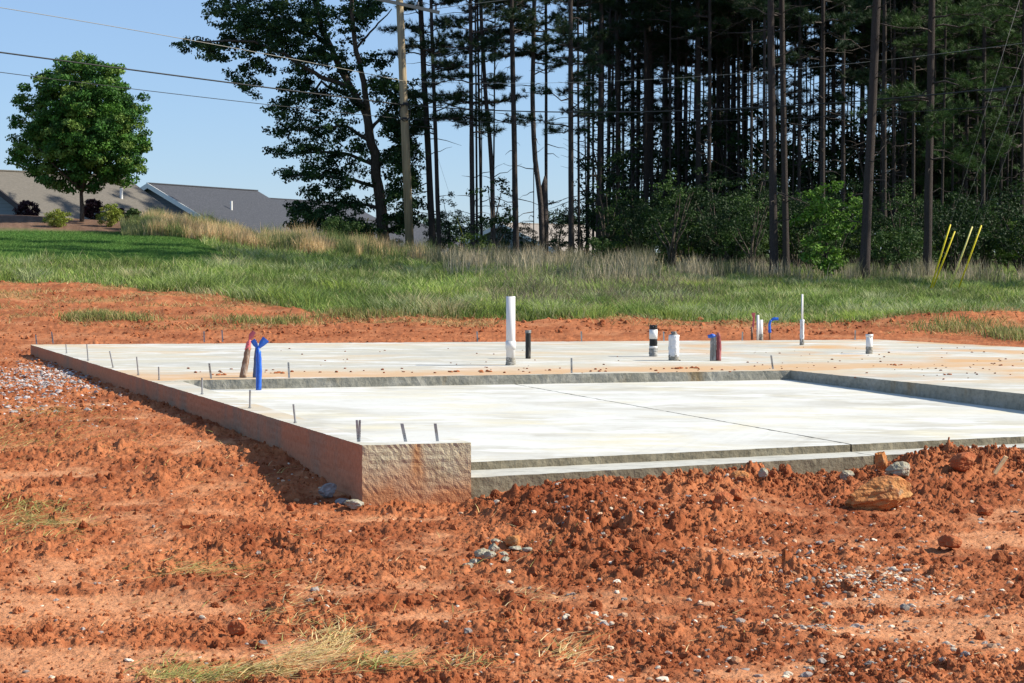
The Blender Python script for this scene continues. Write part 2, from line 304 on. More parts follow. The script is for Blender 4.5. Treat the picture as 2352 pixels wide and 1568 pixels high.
# ------------------------------------------------------------------ concrete
def stain(nt, tc, cur):                                                        # clay water dried in bands in front of the step and over the right part
    N = nt.nodes; L = nt.links; dd = (IC - SI); dd = dd / np.linalg.norm(dd); nn = np.array([-dd[1], dd[0], 0]); o_ = SI - (A0 + np.array([0, 0, -.45]))
    sb = N.new('ShaderNodeVectorMath'); sb.operation = 'SUBTRACT'; sb.inputs[1].default_value = tuple(o_); L.new(tc.outputs['Object'], sb.inputs[0])
    v = N.new('ShaderNodeVectorMath'); v.operation = 'DOT_PRODUCT'; v.inputs[1].default_value = tuple(nn); L.new(sb.outputs[0], v.inputs[0])
    n = N.new('ShaderNodeTexNoise'); n.inputs['Scale'].default_value = 1.3; n.inputs['Detail'].default_value = 6; n.inputs['Roughness'].default_value = .65; L.new(tc.outputs['Object'], n.inputs['Vector'])
    a = N.new('ShaderNodeMath'); a.operation = 'MULTIPLY_ADD'; L.new(n.outputs[0], a.inputs[0]); a.inputs[1].default_value = 2.2; L.new(v.outputs['Value'], a.inputs[2])
    c = N.new('ShaderNodeValToRGB'); e = c.color_ramp.elements; e[0].position = .26; e[0].color = (0, 0, 0, 1); e[1].position = .34; e[1].color = (.85, .85, .85, 1)
    for p_, k_ in ((.48, .7), (.62, .2), (.75, .0)): q = e.new(p_); q.color = (k_, k_, k_, 1)
    d = N.new('ShaderNodeMath'); d.operation = 'MULTIPLY_ADD'; L.new(a.outputs[0], d.inputs[0]); d.inputs[1].default_value = .25; d.inputs[2].default_value = 0; L.new(d.outputs[0], c.inputs[0])
    v2 = N.new('ShaderNodeVectorMath'); v2.operation = 'DOT_PRODUCT'; v2.inputs[1].default_value = tuple(dd); L.new(sb.outputs[0], v2.inputs[0])
    r = N.new('ShaderNodeMapRange'); r.inputs[1].default_value = 5; r.inputs[2].default_value = 9; r.inputs[3].default_value = 0; r.inputs[4].default_value = 1; L.new(v2.outputs['Value'], r.inputs[0])
    n2 = N.new('ShaderNodeTexNoise'); n2.inputs['Scale'].default_value = .9; n2.inputs['Detail'].default_value = 6; L.new(sb.outputs[0], n2.inputs['Vector'])
    r2 = N.new('ShaderNodeMapRange'); r2.inputs[1].default_value = .48; r2.inputs[2].default_value = .66; r2.inputs[4].default_value = .95; L.new(n2.outputs[0], r2.inputs[0])
    mu = N.new('ShaderNodeMath'); mu.operation = 'MULTIPLY'; L.new(r.outputs[0], mu.inputs[0]); L.new(r2.outputs[0], mu.inputs[1])
    mx = N.new('ShaderNodeMath'); mx.operation = 'MAXIMUM'; L.new(mu.outputs[0], mx.inputs[0]); L.new(c.outputs[0], mx.inputs[1])
    x = N.new('ShaderNodeMix'); x.data_type = 'RGBA'; L.new(mx.outputs[0], x.inputs[0]); L.new(cur, x.inputs[6]); x.inputs[7].default_value = (.54, .33, .165, 1); return x.outputs[2]
def concrete(name, base, lo, noise, bump): return mat(name, base, .9, noise=noise, bump=bump, spec=.2)
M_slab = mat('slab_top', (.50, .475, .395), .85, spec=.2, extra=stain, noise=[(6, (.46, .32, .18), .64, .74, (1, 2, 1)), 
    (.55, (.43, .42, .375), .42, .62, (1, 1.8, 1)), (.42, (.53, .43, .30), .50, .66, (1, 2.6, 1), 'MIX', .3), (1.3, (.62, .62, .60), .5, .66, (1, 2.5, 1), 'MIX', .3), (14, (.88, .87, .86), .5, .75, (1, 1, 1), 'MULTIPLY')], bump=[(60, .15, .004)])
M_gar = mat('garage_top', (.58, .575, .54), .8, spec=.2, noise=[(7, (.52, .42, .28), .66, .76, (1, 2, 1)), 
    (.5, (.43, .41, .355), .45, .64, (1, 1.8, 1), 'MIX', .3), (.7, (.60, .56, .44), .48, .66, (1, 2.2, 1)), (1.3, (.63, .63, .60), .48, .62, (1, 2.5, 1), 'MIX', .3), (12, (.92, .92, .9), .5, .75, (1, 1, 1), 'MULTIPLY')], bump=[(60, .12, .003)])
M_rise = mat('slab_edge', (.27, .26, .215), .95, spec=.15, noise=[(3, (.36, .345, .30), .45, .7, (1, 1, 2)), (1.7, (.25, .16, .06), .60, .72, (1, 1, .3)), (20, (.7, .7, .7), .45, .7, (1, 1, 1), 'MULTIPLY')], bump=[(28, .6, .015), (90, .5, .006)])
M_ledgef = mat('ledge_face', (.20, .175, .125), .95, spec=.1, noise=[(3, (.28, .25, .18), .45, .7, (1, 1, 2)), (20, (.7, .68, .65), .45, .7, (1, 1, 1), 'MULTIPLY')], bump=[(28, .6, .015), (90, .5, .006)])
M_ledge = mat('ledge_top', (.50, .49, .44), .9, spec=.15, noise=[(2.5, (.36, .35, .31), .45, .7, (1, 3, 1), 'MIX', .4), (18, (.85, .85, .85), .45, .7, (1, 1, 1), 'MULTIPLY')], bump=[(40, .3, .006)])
def side_extra(nt, tc, cur):                                                   # red clay splashed up from the soil: fades with height
    N = nt.nodes; L = nt.links
    s = N.new('ShaderNodeSeparateXYZ'); L.new(tc.outputs['Object'], s.inputs[0])
    n = N.new('ShaderNodeTexNoise'); n.inputs['Scale'].default_value = 3.5; n.inputs['Detail'].default_value = 5; L.new(tc.outputs['Object'], n.inputs['Vector'])
    a = N.new('ShaderNodeMath'); a.operation = 'MULTIPLY_ADD'; L.new(n.outputs[0], a.inputs[0]); a.inputs[1].default_value = .45; L.new(s.outputs[2], a.inputs[2])
    r = N.new('ShaderNodeMapRange'); r.inputs[1].default_value = .60; r.inputs[2].default_value = .28; L.new(a.outputs[0], r.inputs[0])
    x = N.new('ShaderNodeMix'); x.data_type = 'RGBA'; L.new(r.outputs[0], x.inputs[0]); L.new(cur, x.inputs[6]); x.inputs[7].default_value = (.50, .23, .11, 1)
    # rust streak below the middle anchor strap
    p = A0 + (B0 - A0) * .50; d = (B0 - A0) / np.linalg.norm(B0 - A0)
    v = N.new('ShaderNodeVectorMath'); v.operation = 'DOT_PRODUCT'; v.inputs[1].default_value = tuple(d); 
    sb = N.new('ShaderNodeVectorMath'); sb.operation = 'SUBTRACT'; sb.inputs[1].default_value = tuple(p - A0 + np.array([0, 0, .45])); L.new(tc.outputs['Object'], sb.inputs[0]); L.new(sb.outputs[0], v.inputs[0])
    ab = N.new('ShaderNodeMath'); ab.operation = 'ABSOLUTE'; L.new(v.outputs['Value'], ab.inputs[0])
    n2 = N.new('ShaderNodeTexNoise'); n2.inputs['Scale'].default_value = 14; n2.inputs['Detail'].default_value = 4; L.new(tc.outputs['Object'], n2.inputs['Vector'])
    ad = N.new('ShaderNodeMath'); ad.operation = 'MULTIPLY_ADD'; L.new(n2.outputs[0], ad.inputs[0]); ad.inputs[1].default_value = .07; L.new(ab.outputs[0], ad.inputs[2])
    r1 = N.new('ShaderNodeMapRange'); r1.inputs[1].default_value = .095; r1.inputs[2].default_value = .045; r1.inputs[3].default_value = 0; r1.inputs[4].default_value = .6; L.new(ad.outputs[0], r1.inputs[0])
    r2 = N.new('ShaderNodeMapRange'); r2.inputs[1].default_value = .12; r2.inputs[2].default_value = .33; L.new(s.outputs[2], r2.inputs[0])
    mm = N.new('ShaderNodeMath'); mm.operation = 'MULTIPLY'; L.new(r1.outputs[0], mm.inputs[0]); L.new(r2.outputs[0], mm.inputs[1])
    x2 = N.new('ShaderNodeMix'); x2.data_type = 'RGBA'; L.new(mm.outputs[0], x2.inputs[0]); L.new(x.outputs[2], x2.inputs[6]); x2.inputs[7].default_value = (.48, .17, .03, 1)
    return x2.outputs[2]
M_wall = mat('stem_wall_face', (.56, .49, .34), .95, spec=.15, noise=[(4, (.42, .36, .24), .48, .7), (25, (.8, .78, .74), .45, .7, (1, 1, 1), 'MULTIPLY')], bump=[(30, .22, .010), (85, .7, .008)], extra=side_extra)
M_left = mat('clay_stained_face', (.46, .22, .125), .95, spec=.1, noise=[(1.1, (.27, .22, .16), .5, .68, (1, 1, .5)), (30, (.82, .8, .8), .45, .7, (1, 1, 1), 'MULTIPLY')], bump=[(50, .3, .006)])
found = empty('house_foundation', A0 + np.array([0, 0, -.45]), 'unfinished white concrete house slab with a sunken garage floor, set in red clay', 'foundation')
OF = np.array(found.location)
def prism(name, P, ztop, zbot, mats, step=.06, rowsn=6, jit=.004, sidemat=1, top_sub=0, seed=0):
    """horizontal slab from polygon P (ztop scalar or per vertex); sides finely divided and roughened"""
    P = [np.array(p, float) for p in P]; n = len(P)
    zt = np.broadcast_to(np.asarray(ztop, float), (n,)); ring = []; src = []
    for i in range(n):
        a = P[i].copy(); b = P[(i + 1) % n].copy(); a[2] = zt[i]; b[2] = zt[(i + 1) % n]; L = np.linalg.norm(b - a); k = max(1, int(min(L / step, 420)))
        nrm = np.array([(b - a)[1], -(b - a)[0], 0]) / (L + 1e-9)
        for t in range(k): ring.append(a + (b - a) * t / k); src.append((nrm, i))
    ring = np.array(ring); m = len(ring); rng = np.random.RandomState(seed + 5); V = []
    c = ring.mean(0)
    s = np.arange(m) * step
    for r in range(rowsn + 1):
        q = ring.copy(); f = r / rowsn; q[:, 2] = ring[:, 2] * (1 - f) + zbot * f
        off = jit * 2 * fbm(s * 3 + seed, np.full(m, r * .9 + seed), 3, seed) + rng.uniform(-jit, jit, m) * (.5 if r else 1.0)
        q[:, :2] += np.array([v[0][:2] for v in src]) * off[:, None]
        if r == 0: q[:, 2] += -np.abs(fbm(s * 5, s * 0 + 3 + seed, 3, seed + 9)) * jit * 1.6
        V.append(q)
    V = np.concatenate(V); i = np.arange(m); j = (i + 1) % m
    Q = np.concatenate([np.stack([r * m + i, r * m + j, (r + 1) * m + j, (r + 1) * m + i], 1) for r in range(rowsn)])
    me = bpy.data.meshes.new(name); faces = [tuple(i)[::1]] + [tuple(q[::-1]) for q in Q]
    me.from_pydata([tuple(v - OF) for v in V], [], faces); me.update()
    for mm in mats: me.materials.append(mm)
    mi = np.array([0] + [mats_i(src[q % m][1], sidemat) for q in range(len(Q))], dtype=np.int32); me.polygons.foreach_set('material_index', mi)
    import bmesh
    bm = bmesh.new(); bm.from_mesh(me); bmesh.ops.recalc_face_normals(bm, faces=bm.faces); bmesh.ops.triangulate(bm, faces=[f for f in bm.faces if len(f.verts) > 4]); bm.to_mesh(me); bm.free()
    return obj(name, me, found)
def mats_i(edge, sidemat): return sidemat.get(edge, 1) if isinstance(sidemat, dict) else sidemat
def shift_obj_tex(o): pass
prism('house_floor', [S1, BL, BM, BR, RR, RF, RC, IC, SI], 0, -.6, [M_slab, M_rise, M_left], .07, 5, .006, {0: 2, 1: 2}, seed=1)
CW = .19; PD = .26
# stem wall: a curb along the left side that turns the corner as a stub of wall; material edges chosen one by one
prism('stem_wall', [A0, S1, S1 + du * CW * 1.6, A0 + du * CW + dv * PD, B0 + dv * PD, B0], 0, -.62, [M_slab, M_wall, M_left], .022, 22, .0035, {0: 2, 1: 2, 5: 1}, seed=2)
def floorz(p): return p
# garage floor in two pours with a saw-cut joint between
J0 = onz(1193, 882, -.10); J1 = onz(1955, 1020, -.20); jd = J1 - J0; JB = J0 - jd * .12; JF = LIPL + (LIPR - LIPL) * .5
def isect(p, d, q, e):
    A = np.array([[d[0], -e[0]], [d[1], -e[1]]]); s, t = np.linalg.solve(A, (q - p)[:2]); return p + d * s
JF = isect(J0, jd, LIPL, LIPR - LIPL); jn = np.array([jd[1], -jd[0], 0]); jn /= np.linalg.norm(jn); jn = jn * (1 if jn[0] > 0 else -1)
GL = A0 + du * .1 + dv * (PD - .06); backL = S1 + du * .1 + dv * .25
lipstart = isect(LIPL, LIPR - LIPL, A0 + du * .1, dv); bb = onz(2352, 820, -.09); backR = onz(1900, 840, -.08)
JB = isect(J0, jd, backL, backR - backL)
rightback = backR; rfar = onz(2900, 935, -.16)
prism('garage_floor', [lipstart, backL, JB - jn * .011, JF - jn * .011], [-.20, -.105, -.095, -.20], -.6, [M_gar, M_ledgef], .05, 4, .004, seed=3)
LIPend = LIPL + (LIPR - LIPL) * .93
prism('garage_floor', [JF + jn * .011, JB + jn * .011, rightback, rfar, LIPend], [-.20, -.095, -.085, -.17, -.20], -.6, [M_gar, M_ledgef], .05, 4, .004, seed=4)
# door ledge in front of the garage floor, in two lengths
LB = LIPL - fn * .10; LBr = LIPR - fn * .10
JFl = isect(J0, jd, FRL, fdir); JBl = isect(J0, jd, LB, LBr - LB)
ls = isect(LB, LBr - LB, B0 - du * .08, dv); fs = isect(FRL, fdir, B0 + du * .012, dv)
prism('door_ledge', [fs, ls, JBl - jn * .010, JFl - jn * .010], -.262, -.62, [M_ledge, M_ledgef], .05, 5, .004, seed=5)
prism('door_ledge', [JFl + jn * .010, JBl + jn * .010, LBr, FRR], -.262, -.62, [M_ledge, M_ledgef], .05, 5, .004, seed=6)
# ---- anchor straps (parts of the foundation)
def strap_extra(nt, tc, cur):
    N = nt.nodes; L = nt.links; v = N.new('ShaderNodeTexVoronoi'); v.inputs['Scale'].default_value = 55; v.inputs['Randomness'].default_value = 0.2; L.new(tc.outputs['Object'], v.inputs['Vector'])
    r = N.new('ShaderNodeMapRange'); r.inputs[1].default_value = .22; r.inputs[2].default_value = .30; L.new(v.outputs[0], r.inputs[0])
    x = N.new('ShaderNodeMix'); x.data_type = 'RGBA'; L.new(r.outputs[0], x.inputs[0]); x.inputs[6].default_value = (.03, .03, .025, 1); L.new(cur, x.inputs[7]); return x.outputs[2]
M_strap = mat('galvanised_strap', (.42, .42, .41), .5, metal=.35, noise=[(20, (.25, .22, .18), .5, .7)], extra=strap_extra)
M_bolt = mat('galvanised', (.33, .33, .33), .5, metal=.4, noise=[(30, (.2, .18, .15), .5, .7)])
def strap(x0, y0, x1, y1, z=0., wd=.026, dark=False, yaw=0.):
    """(x0,y0) foot and (x1,y1) tip in the picture"""
    b = onz(x0, y0, z); t = at(x1, y1, b[1]); m = MB(); ax = t - b; L = np.linalg.norm(ax); n = 5
    s = np.array([math.cos(yaw), math.sin(yaw), 0]) * wd / 2; th = np.array([-math.sin(yaw), math.cos(yaw), 0]) * .0015
    V = []
    for i in range(n + 1):
        c = b + ax * i / n + th * 2 * math.sin(i); V += [c - s - th, c + s - th, c + s + th, c - s + th]
    Q = [[i * 4 + k, i * 4 + (k + 1) % 4, i * 4 + 4 + (k + 1) % 4, i * 4 + 4 + k] for i in range(n) for k in range(4)] + [[0, 3, 2, 1], [n * 4, n * 4 + 1, n * 4 + 2, n * 4 + 3]]
    m.add(np.array(V) + np.array([0, 0, -.004]), None, Q)
    obj('anchor_strap', m.mesh('anchor_strap', M_strap, origin=OF), found)
def bolt(x0, y0, x1, y1, z=0., r=.007):
    b = onz(x0, y0, z); t = at(x1, y1, b[1]); m = MB(); m.add(*tube([b - (t - b) * .1, t], r, 8)); m.add(*tube([b + (t - b) * .02, b + (t - b) * .06], r * 1.9, 6))
    obj('anchor_bolt', m.mesh('anchor_bolt', M_bolt, origin=OF), found)
for a in [(822.5, 1014, 819.5, 963), (825, 1014, 826.5, 963)]: strap(*a, wd=.017)
strap(932, 1014, 923, 971, wd=.024); strap(1005, 1013, 999.5, 971, wd=.022)
for a in [(678.5, 971, 674, 928), (574, 937, 574.5, 896), (464.5, 905, 464, 867), (365.5, 872, 364.5, 842), (318, 861, 314, 819), (260, 844, 252, 806), (202.5, 828, 199.5, 790), (153, 811, 151.5, 790)]: bolt(*a, r=.0085)
for a in [(122, 788, 118.5, 761), (485, 869, 480.5, 833), (664, 867, 662.5, 831), (469, 785, 468.5, 760), (511.5, 784, 510, 757.5), (1097, 784, 1095.5, 760), (1336, 783.5, 1335, 760), (1525, 782.5, 1524, 760.5), (1313, 856, 1312.5, 821), (1775.5, 847, 1771, 815), (1705, 781.5, 1705.5, 761), (1964, 780, 1964.5, 757.5), (84, 789.5, 82, 768)]:
    strap(*a, wd=.022)
# ------------------------------------------------------------------ pipes
M_pvc = mat('white_pvc', (.72, .71, .69), .45, noise=[(6, (.6, .55, .48), .55, .75, (2, 2, .6)), (18, (.45, .4, .36), .66, .75, (3, 3, .4))])
M_abs = mat('black_pipe', (.02, .02, .019), .5, noise=[(12, (.16, .145, .12), .52, .7, (2, 2, .5))], bump=[(40, .4, .005)])
M_black = mat('black_tape', (.012, .012, .013), .4, bump=[(30, .4, .004)])
M_mort = mat('concrete_splash', (.25, .235, .20), .95, noise=[(15, (.38, .36, .32), .5, .7)], bump=[(35, .8, .01)])
M_wrap = mat('white_wrap', (.68, .68, .69), .5, noise=[(14, (.32, .33, .35), .55, .7, (3, 3, .5))], bump=[(26, .9, .012)])
M_greyw = mat('grey_wrap', (.22, .215, .20), .6, noise=[(20, (.5, .49, .47), .5, .7, (1, 1, .5))], bump=[(26, .9, .012)])
M_blue = mat('blue_film', (.012, .10, .50), .4, spec=.5, noise=[(20, (.02, .18, .65), .5, .7)], bump=[(30, .5, .008)])
M_red = mat('red_film', (.66, .13, .14), .45, spec=.4, noise=[(20, (.6, .22, .2), .5, .7)], bump=[(30, .5, .008)])
M_rust = mat('brown_wrap', (.24, .14, .09), .7, noise=[(14, (.4, .33, .27), .48, .65, (2, 2, .5)), (9, (.1, .05, .04), .55, .7)], bump=[(30, .8, .01)])
def seg(P, R, n=20, wob=0., seed=0, cap=True, hollow=False):
    m = MB(); P = np.asarray(P, float); rng = np.random.RandomState(seed)
    if wob:
        k = 14; tt = np.linspace(0, 1, k); idx = np.linspace(0, len(P) - 1, k); PP = np.stack([np.interp(idx, np.arange(len(P)), P[:, a]) for a in range(3)], 1)
        RR_ = np.interp(idx, np.arange(len(P)), np.broadcast_to(R, (len(P),))); V, Tt, Q = tube(PP, RR_, n, cap)
        V[:k * n] += rng.normal(0, wob, (k * n, 3)) * np.array([1, 1, .5]); m.add(V, Tt, Q)
    else: m.add(*tube(P, R, n, cap))
    return m
def pipe(name, label, cat, px, ybase, ytop, wpx, parts, z=0., lean=0, group=None):
    """parts: (part name, y from, y to, radius factor, material, wobble)"""
    b = onz(px, ybase, z); D = b[1]; r = wpx / 2 / F * D
    e = empty(name, b, label, cat, group); o = np.array(b)
    H = (ybase - ytop) / F * D
    for i, (pn, f0, f1, rf, mt, wob) in enumerate(parts):
        a = np.array([lean * f0, 0, H * f0]); c = np.array([lean * f1, 0, H * f1])
        m = seg([a, c], r * rf, 18, wob, i + 3); obj(pn, m.mesh(pn, mt, True), e)
    return e, r, H, D
def rimtop(e, r, H, mt, dark, th=.1, lean=0):
    m = MB(); V, T, Q = tube([[lean, 0, H - .001], [lean, 0, H + .004]], r * .8, 16); m.add(V, T, Q); obj('bore_shade_disc', m.mesh('bore_shade_disc', dark), e)  # black disc on the rim, painted shade of the hollow pipe
M_dark = mat('bore_shade', (.01, .01, .01), .9)
e, r, H, D = pipe('drain_pipe', 'tall upright white plastic pipe with a coupling low down, tallest thick pipe on the slab', 'pipe', 1173, 838, 680, 21.2,
    [('pipe', 0, 1, 1, M_pvc, 0), ('coupling', .23, .35, 1.14, M_pvc, 0), ('concrete_collar', -.02, .11, 1.04, M_mort, .0035)]); rimtop(e, r, H, M_pvc, M_dark)
pipe('vent_pipe', 'thin black pipe streaked with mortar just right of the tall white pipe', 'pipe', 1213, 823, 760, 12.5, [('pipe', 0, 1, 1, M_abs, .001), ('cap', .93, 1.03, 1.12, M_greyw, .002)])
pipe('taped_pipe', 'short pipe banded in black and white tape with a crumpled grey foot', 'pipe', 1500.5, 818, 746, 18,
    [('pipe', 0, .98, .93, M_pvc, 0), ('foot_wrap', -.01, .26, 1.08, M_greyw, .004), ('tape_band', .33, .56, 1.02, M_black, .0015), ('tape_band', .86, 1.0, 1.02, M_black, .003), ('white_ring', .26, .33, 1.05, M_pvc, 0), ('white_sleeve', .56, .86, 1.06, M_pvc, 0)])
pipe('wrapped_pipe', 'short pipe wrapped in crinkled white plastic film with a grey knotted top', 'pipe', 1547.5, 827, 761, 24,
    [('pipe', 0, .9, .85, M_greyw, 0), ('film_wrap', .12, .88, 1.0, M_wrap, .0035), ('knot', .86, 1.0, .5, M_greyw, .006), ('concrete_collar', -.02, .2, .98, M_mort, .004)])
e, r, H, D = pipe('cleanout_pipe', 'short white pipe with a round cap, alone on the right part of the slab', 'pipe', 1996.5, 812, 767, 16, [('pipe', 0, 1, .95, M_pvc, 0), ('cap', .86, 1.0, 1.08, M_pvc, 0), ('concrete_collar', -.02, .36, 1.0, M_mort, .003)])
pipe('drain_pipe', 'thicker short white pipe of the pair at the back edge of the slab', 'pipe', 1747.5, 780.5, 734, 9.5, [('pipe', 0, 1, 1, M_pvc, 0), ('concrete_collar', -.02, .3, 1.08, M_mort, .003)])
pipe('drain_pipe', 'thinner taller white pipe of the pair at the back edge of the slab', 'pipe', 1740.5, 781, 723, 6, [('pipe', 0, 1, 1, M_pvc, 0)])
pipe('riser_pipe', 'very tall thin white riser standing on a thicker crumpled sleeve', 'pipe', 1842, 792, 675, 4.6, [('riser', .3, 1, 1, M_pvc, 0), ('sleeve', 0, .5, 2.0, M_wrap, .003), ('sleeve_foot', -.01, .12, 2.2, M_mort, .003)], lean=.0)
def ribbon(name, P, W, mt, e, thick=.0012, twist=None, sub=5):
    P = np.asarray(P, float); n = len(P); k = (n - 1) * sub + 1; idx = np.linspace(0, n - 1, k)
    PP = np.stack([np.interp(idx, np.arange(n), P[:, a]) for a in range(3)], 1); WW = np.interp(idx, np.arange(n), np.broadcast_to(W, (n,)))
    T = np.gradient(PP, axis=0); T /= np.linalg.norm(T, axis=1)[:, None]; tw = np.interp(idx, np.arange(n), twist if twist is not None else np.zeros(n))
    V = []; m = MB()
    for p, t, wd, a in zip(PP, T, WW, tw):
        s = np.cross(t, [0, 1, 0]); s /= np.linalg.norm(s) + 1e-9; nn = np.cross(s, t); s = s * math.cos(a) + nn * math.sin(a); nn = np.cross(s, t)
        V += [p - s * wd / 2 - nn * thick, p + nn * wd * .12 - nn * thick, p + s * wd / 2 - nn * thick, p + s * wd / 2 + nn * thick, p + nn * wd * .12 + nn * thick, p - s * wd / 2 + nn * thick]
    Q = [[i * 6 + q, i * 6 + (q + 1) % 6, i * 6 + 6 + (q + 1) % 6, i * 6 + 6 + q] for i in range(k - 1) for q in range(6)]
    m.add(V, None, Q); return obj(name, m.mesh(name, mt, True), e)
# pair beside the step: red-topped leaning pipe, blue wrapped pipes
b = onz(558, 867, 0); D = b[1]; s_ = D / F; e = empty('stub_pipe', b, 'leaning brown film wrapped pipe stub with a faded red tie on top', 'pipe')
obj('pipe', seg([[0, 0, 0], [8 * s_, 0, 45 * s_], [13 * s_, 0, 72 * s_]], [8.2 * s_, 7.2 * s_, 6.3 * s_], 14, .0028, 4).mesh('pipe', M_rust, True), e)
obj('red_wrap', seg([[11 * s_, 0, 64 * s_], [14 * s_, 0, 80 * s_], [17 * s_, 0, 88 * s_]], [7 * s_, 5.5 * s_, 2 * s_], 12, .003, 5).mesh('red_wrap', M_red, True), e)
ribbon('flag', [[16 * s_, 0, 86 * s_], [20 * s_, 0, 97 * s_], [27 * s_, 0, 106 * s_]], [5 * s_, 13 * s_, 11 * s_], M_red, e, twist=[0, .3, .5])
b = onz(586, 866.5, 0); D = b[1]; s_ = D / F; e = empty('stub_pipe', b, 'dark blue pipe stub standing on the slab edge behind the bright blue wrapped one', 'pipe')
obj('pipe', seg([[0, 0, 0], [2 * s_, 0, 40 * s_], [5 * s_, 0, 72 * s_]], [5.6 * s_, 5 * s_, 4 * s_], 12, .002, 6).mesh('pipe', mat('blue_grey_film', (.06, .10, .22), .5, bump=[(30, .6, .01)]), True), e)
b = onz(594, 896, -.112); D = b[1]; s_ = D / F; e = empty('flagged_pipe', b, 'pipe in bright blue film tied with two flared blue ears by the step', 'pipe')
obj('film_wrap', seg([[0, 0, 0], [1 * s_, 0, 50 * s_], [0, 0, 88 * s_], [-1 * s_, 0, 98 * s_]], [6.5 * s_, 6.8 * s_, 6.4 * s_, 2.5 * s_], 14, .0022, 7).mesh('film_wrap', M_blue, True), e)
obj('seam', seg([[-1 * s_, -6.6 * s_, 5 * s_], [0, -6.8 * s_, 50 * s_], [0, -6.2 * s_, 88 * s_]], [.8 * s_] * 3, 6).mesh('seam', mat('blue_seam', (.005, .03, .2), .5), True), e)
ribbon('flag', [[-1 * s_, 0, 96 * s_], [-7 * s_, 0, 106 * s_], [-13 * s_, 0, 116 * s_]], [4 * s_, 12 * s_, 14 * s_], M_blue, e, twist=[0, .2, .5])
ribbon('flag', [[0, 0, 96 * s_], [8 * s_, 0, 107 * s_], [18 * s_, 0, 118 * s_]], [4 * s_, 14 * s_, 19 * s_], M_blue, e, twist=[0, -.2, -.4])
b = onz(1636, 828, 0); D = b[1]; s_ = D / F; e = empty('stub_pipe', b, 'pair of short grey stubs under one blue cap of film', 'pipe')
obj('pipe', seg([[-2 * s_, 0, 0], [-1 * s_, 0, 54 * s_]], 3.6 * s_, 12, .001, 8).mesh('pipe', M_greyw, True), e); obj('pipe', seg([[5 * s_, 0, 0], [5 * s_, 0, 56 * s_]], 4 * s_, 12, .001, 9).mesh('pipe', M_greyw, True), e)
obj('film_cap', seg([[-10 * s_, 0, 55 * s_], [0, 0, 57 * s_], [8 * s_, 0, 56 * s_]], [3.5 * s_, 5.5 * s_, 3 * s_], 10, .003, 10).mesh('film_cap', M_blue, True), e)
b = onz(1651, 828, 0); e = empty('stub_pipe', b, 'short stub in red and maroon film standing against the grey stub pair', 'pipe')
obj('film_wrap', seg([[0, 0, 0], [0, 0, 40 * s_], [-1 * s_, 0, 58 * s_], [-2 * s_, 0, 65 * s_]], [5.6 * s_, 5.4 * s_, 4.8 * s_, 1.5 * s_], 12, .003, 11).mesh('film_wrap', mat('maroon_film', (.22, .05, .055), .5, noise=[(14, (.5, .2, .2), .5, .65, (2, 2, .4))], bump=[(30, .8, .01)]), True), e)
b = onz(1727, 780, 0); D = b[1]; s_ = D / F; e = empty('flagged_stub', b, 'thin stub with a tall limp red ribbon at the back edge of the slab', 'pipe')
obj('pipe', seg([[0, 0, 0], [0, 0, 30 * s_]], 2.4 * s_, 10).mesh('pipe', M_rust, True), e)
ribbon('flag', [[0, 0, 12 * s_], [3 * s_, 0, 35 * s_], [4 * s_, 0, 50 * s_], [3 * s_, 0, 62 * s_]], [4 * s_, 5 * s_, 4 * s_, 10 * s_], M_red, e, twist=[0, .4, 0, .5])
b = onz(1768, 780, 0); e = empty('flagged_stub', b, 'thin stub with a blue film sleeve and a blue flag blowing right', 'pipe')
obj('pipe', seg([[0, 0, 0], [0, 0, 20 * s_]], 2.4 * s_, 10).mesh('pipe', M_rust, True), e)
obj('film_wrap', seg([[0, 0, 16 * s_], [-1 * s_, 0, 34 * s_], [2 * s_, 0, 45 * s_]], [3.6 * s_, 3 * s_, 2.5 * s_], 10, .002, 12).mesh('film_wrap', M_blue, True), e)
ribbon('flag', [[1 * s_, 0, 42 * s_], [8 * s_, 0, 48 * s_], [20 * s_, 0, 48 * s_]], [4 * s_, 7 * s_, 7 * s_], M_blue, e, twist=[0, .2, .3])
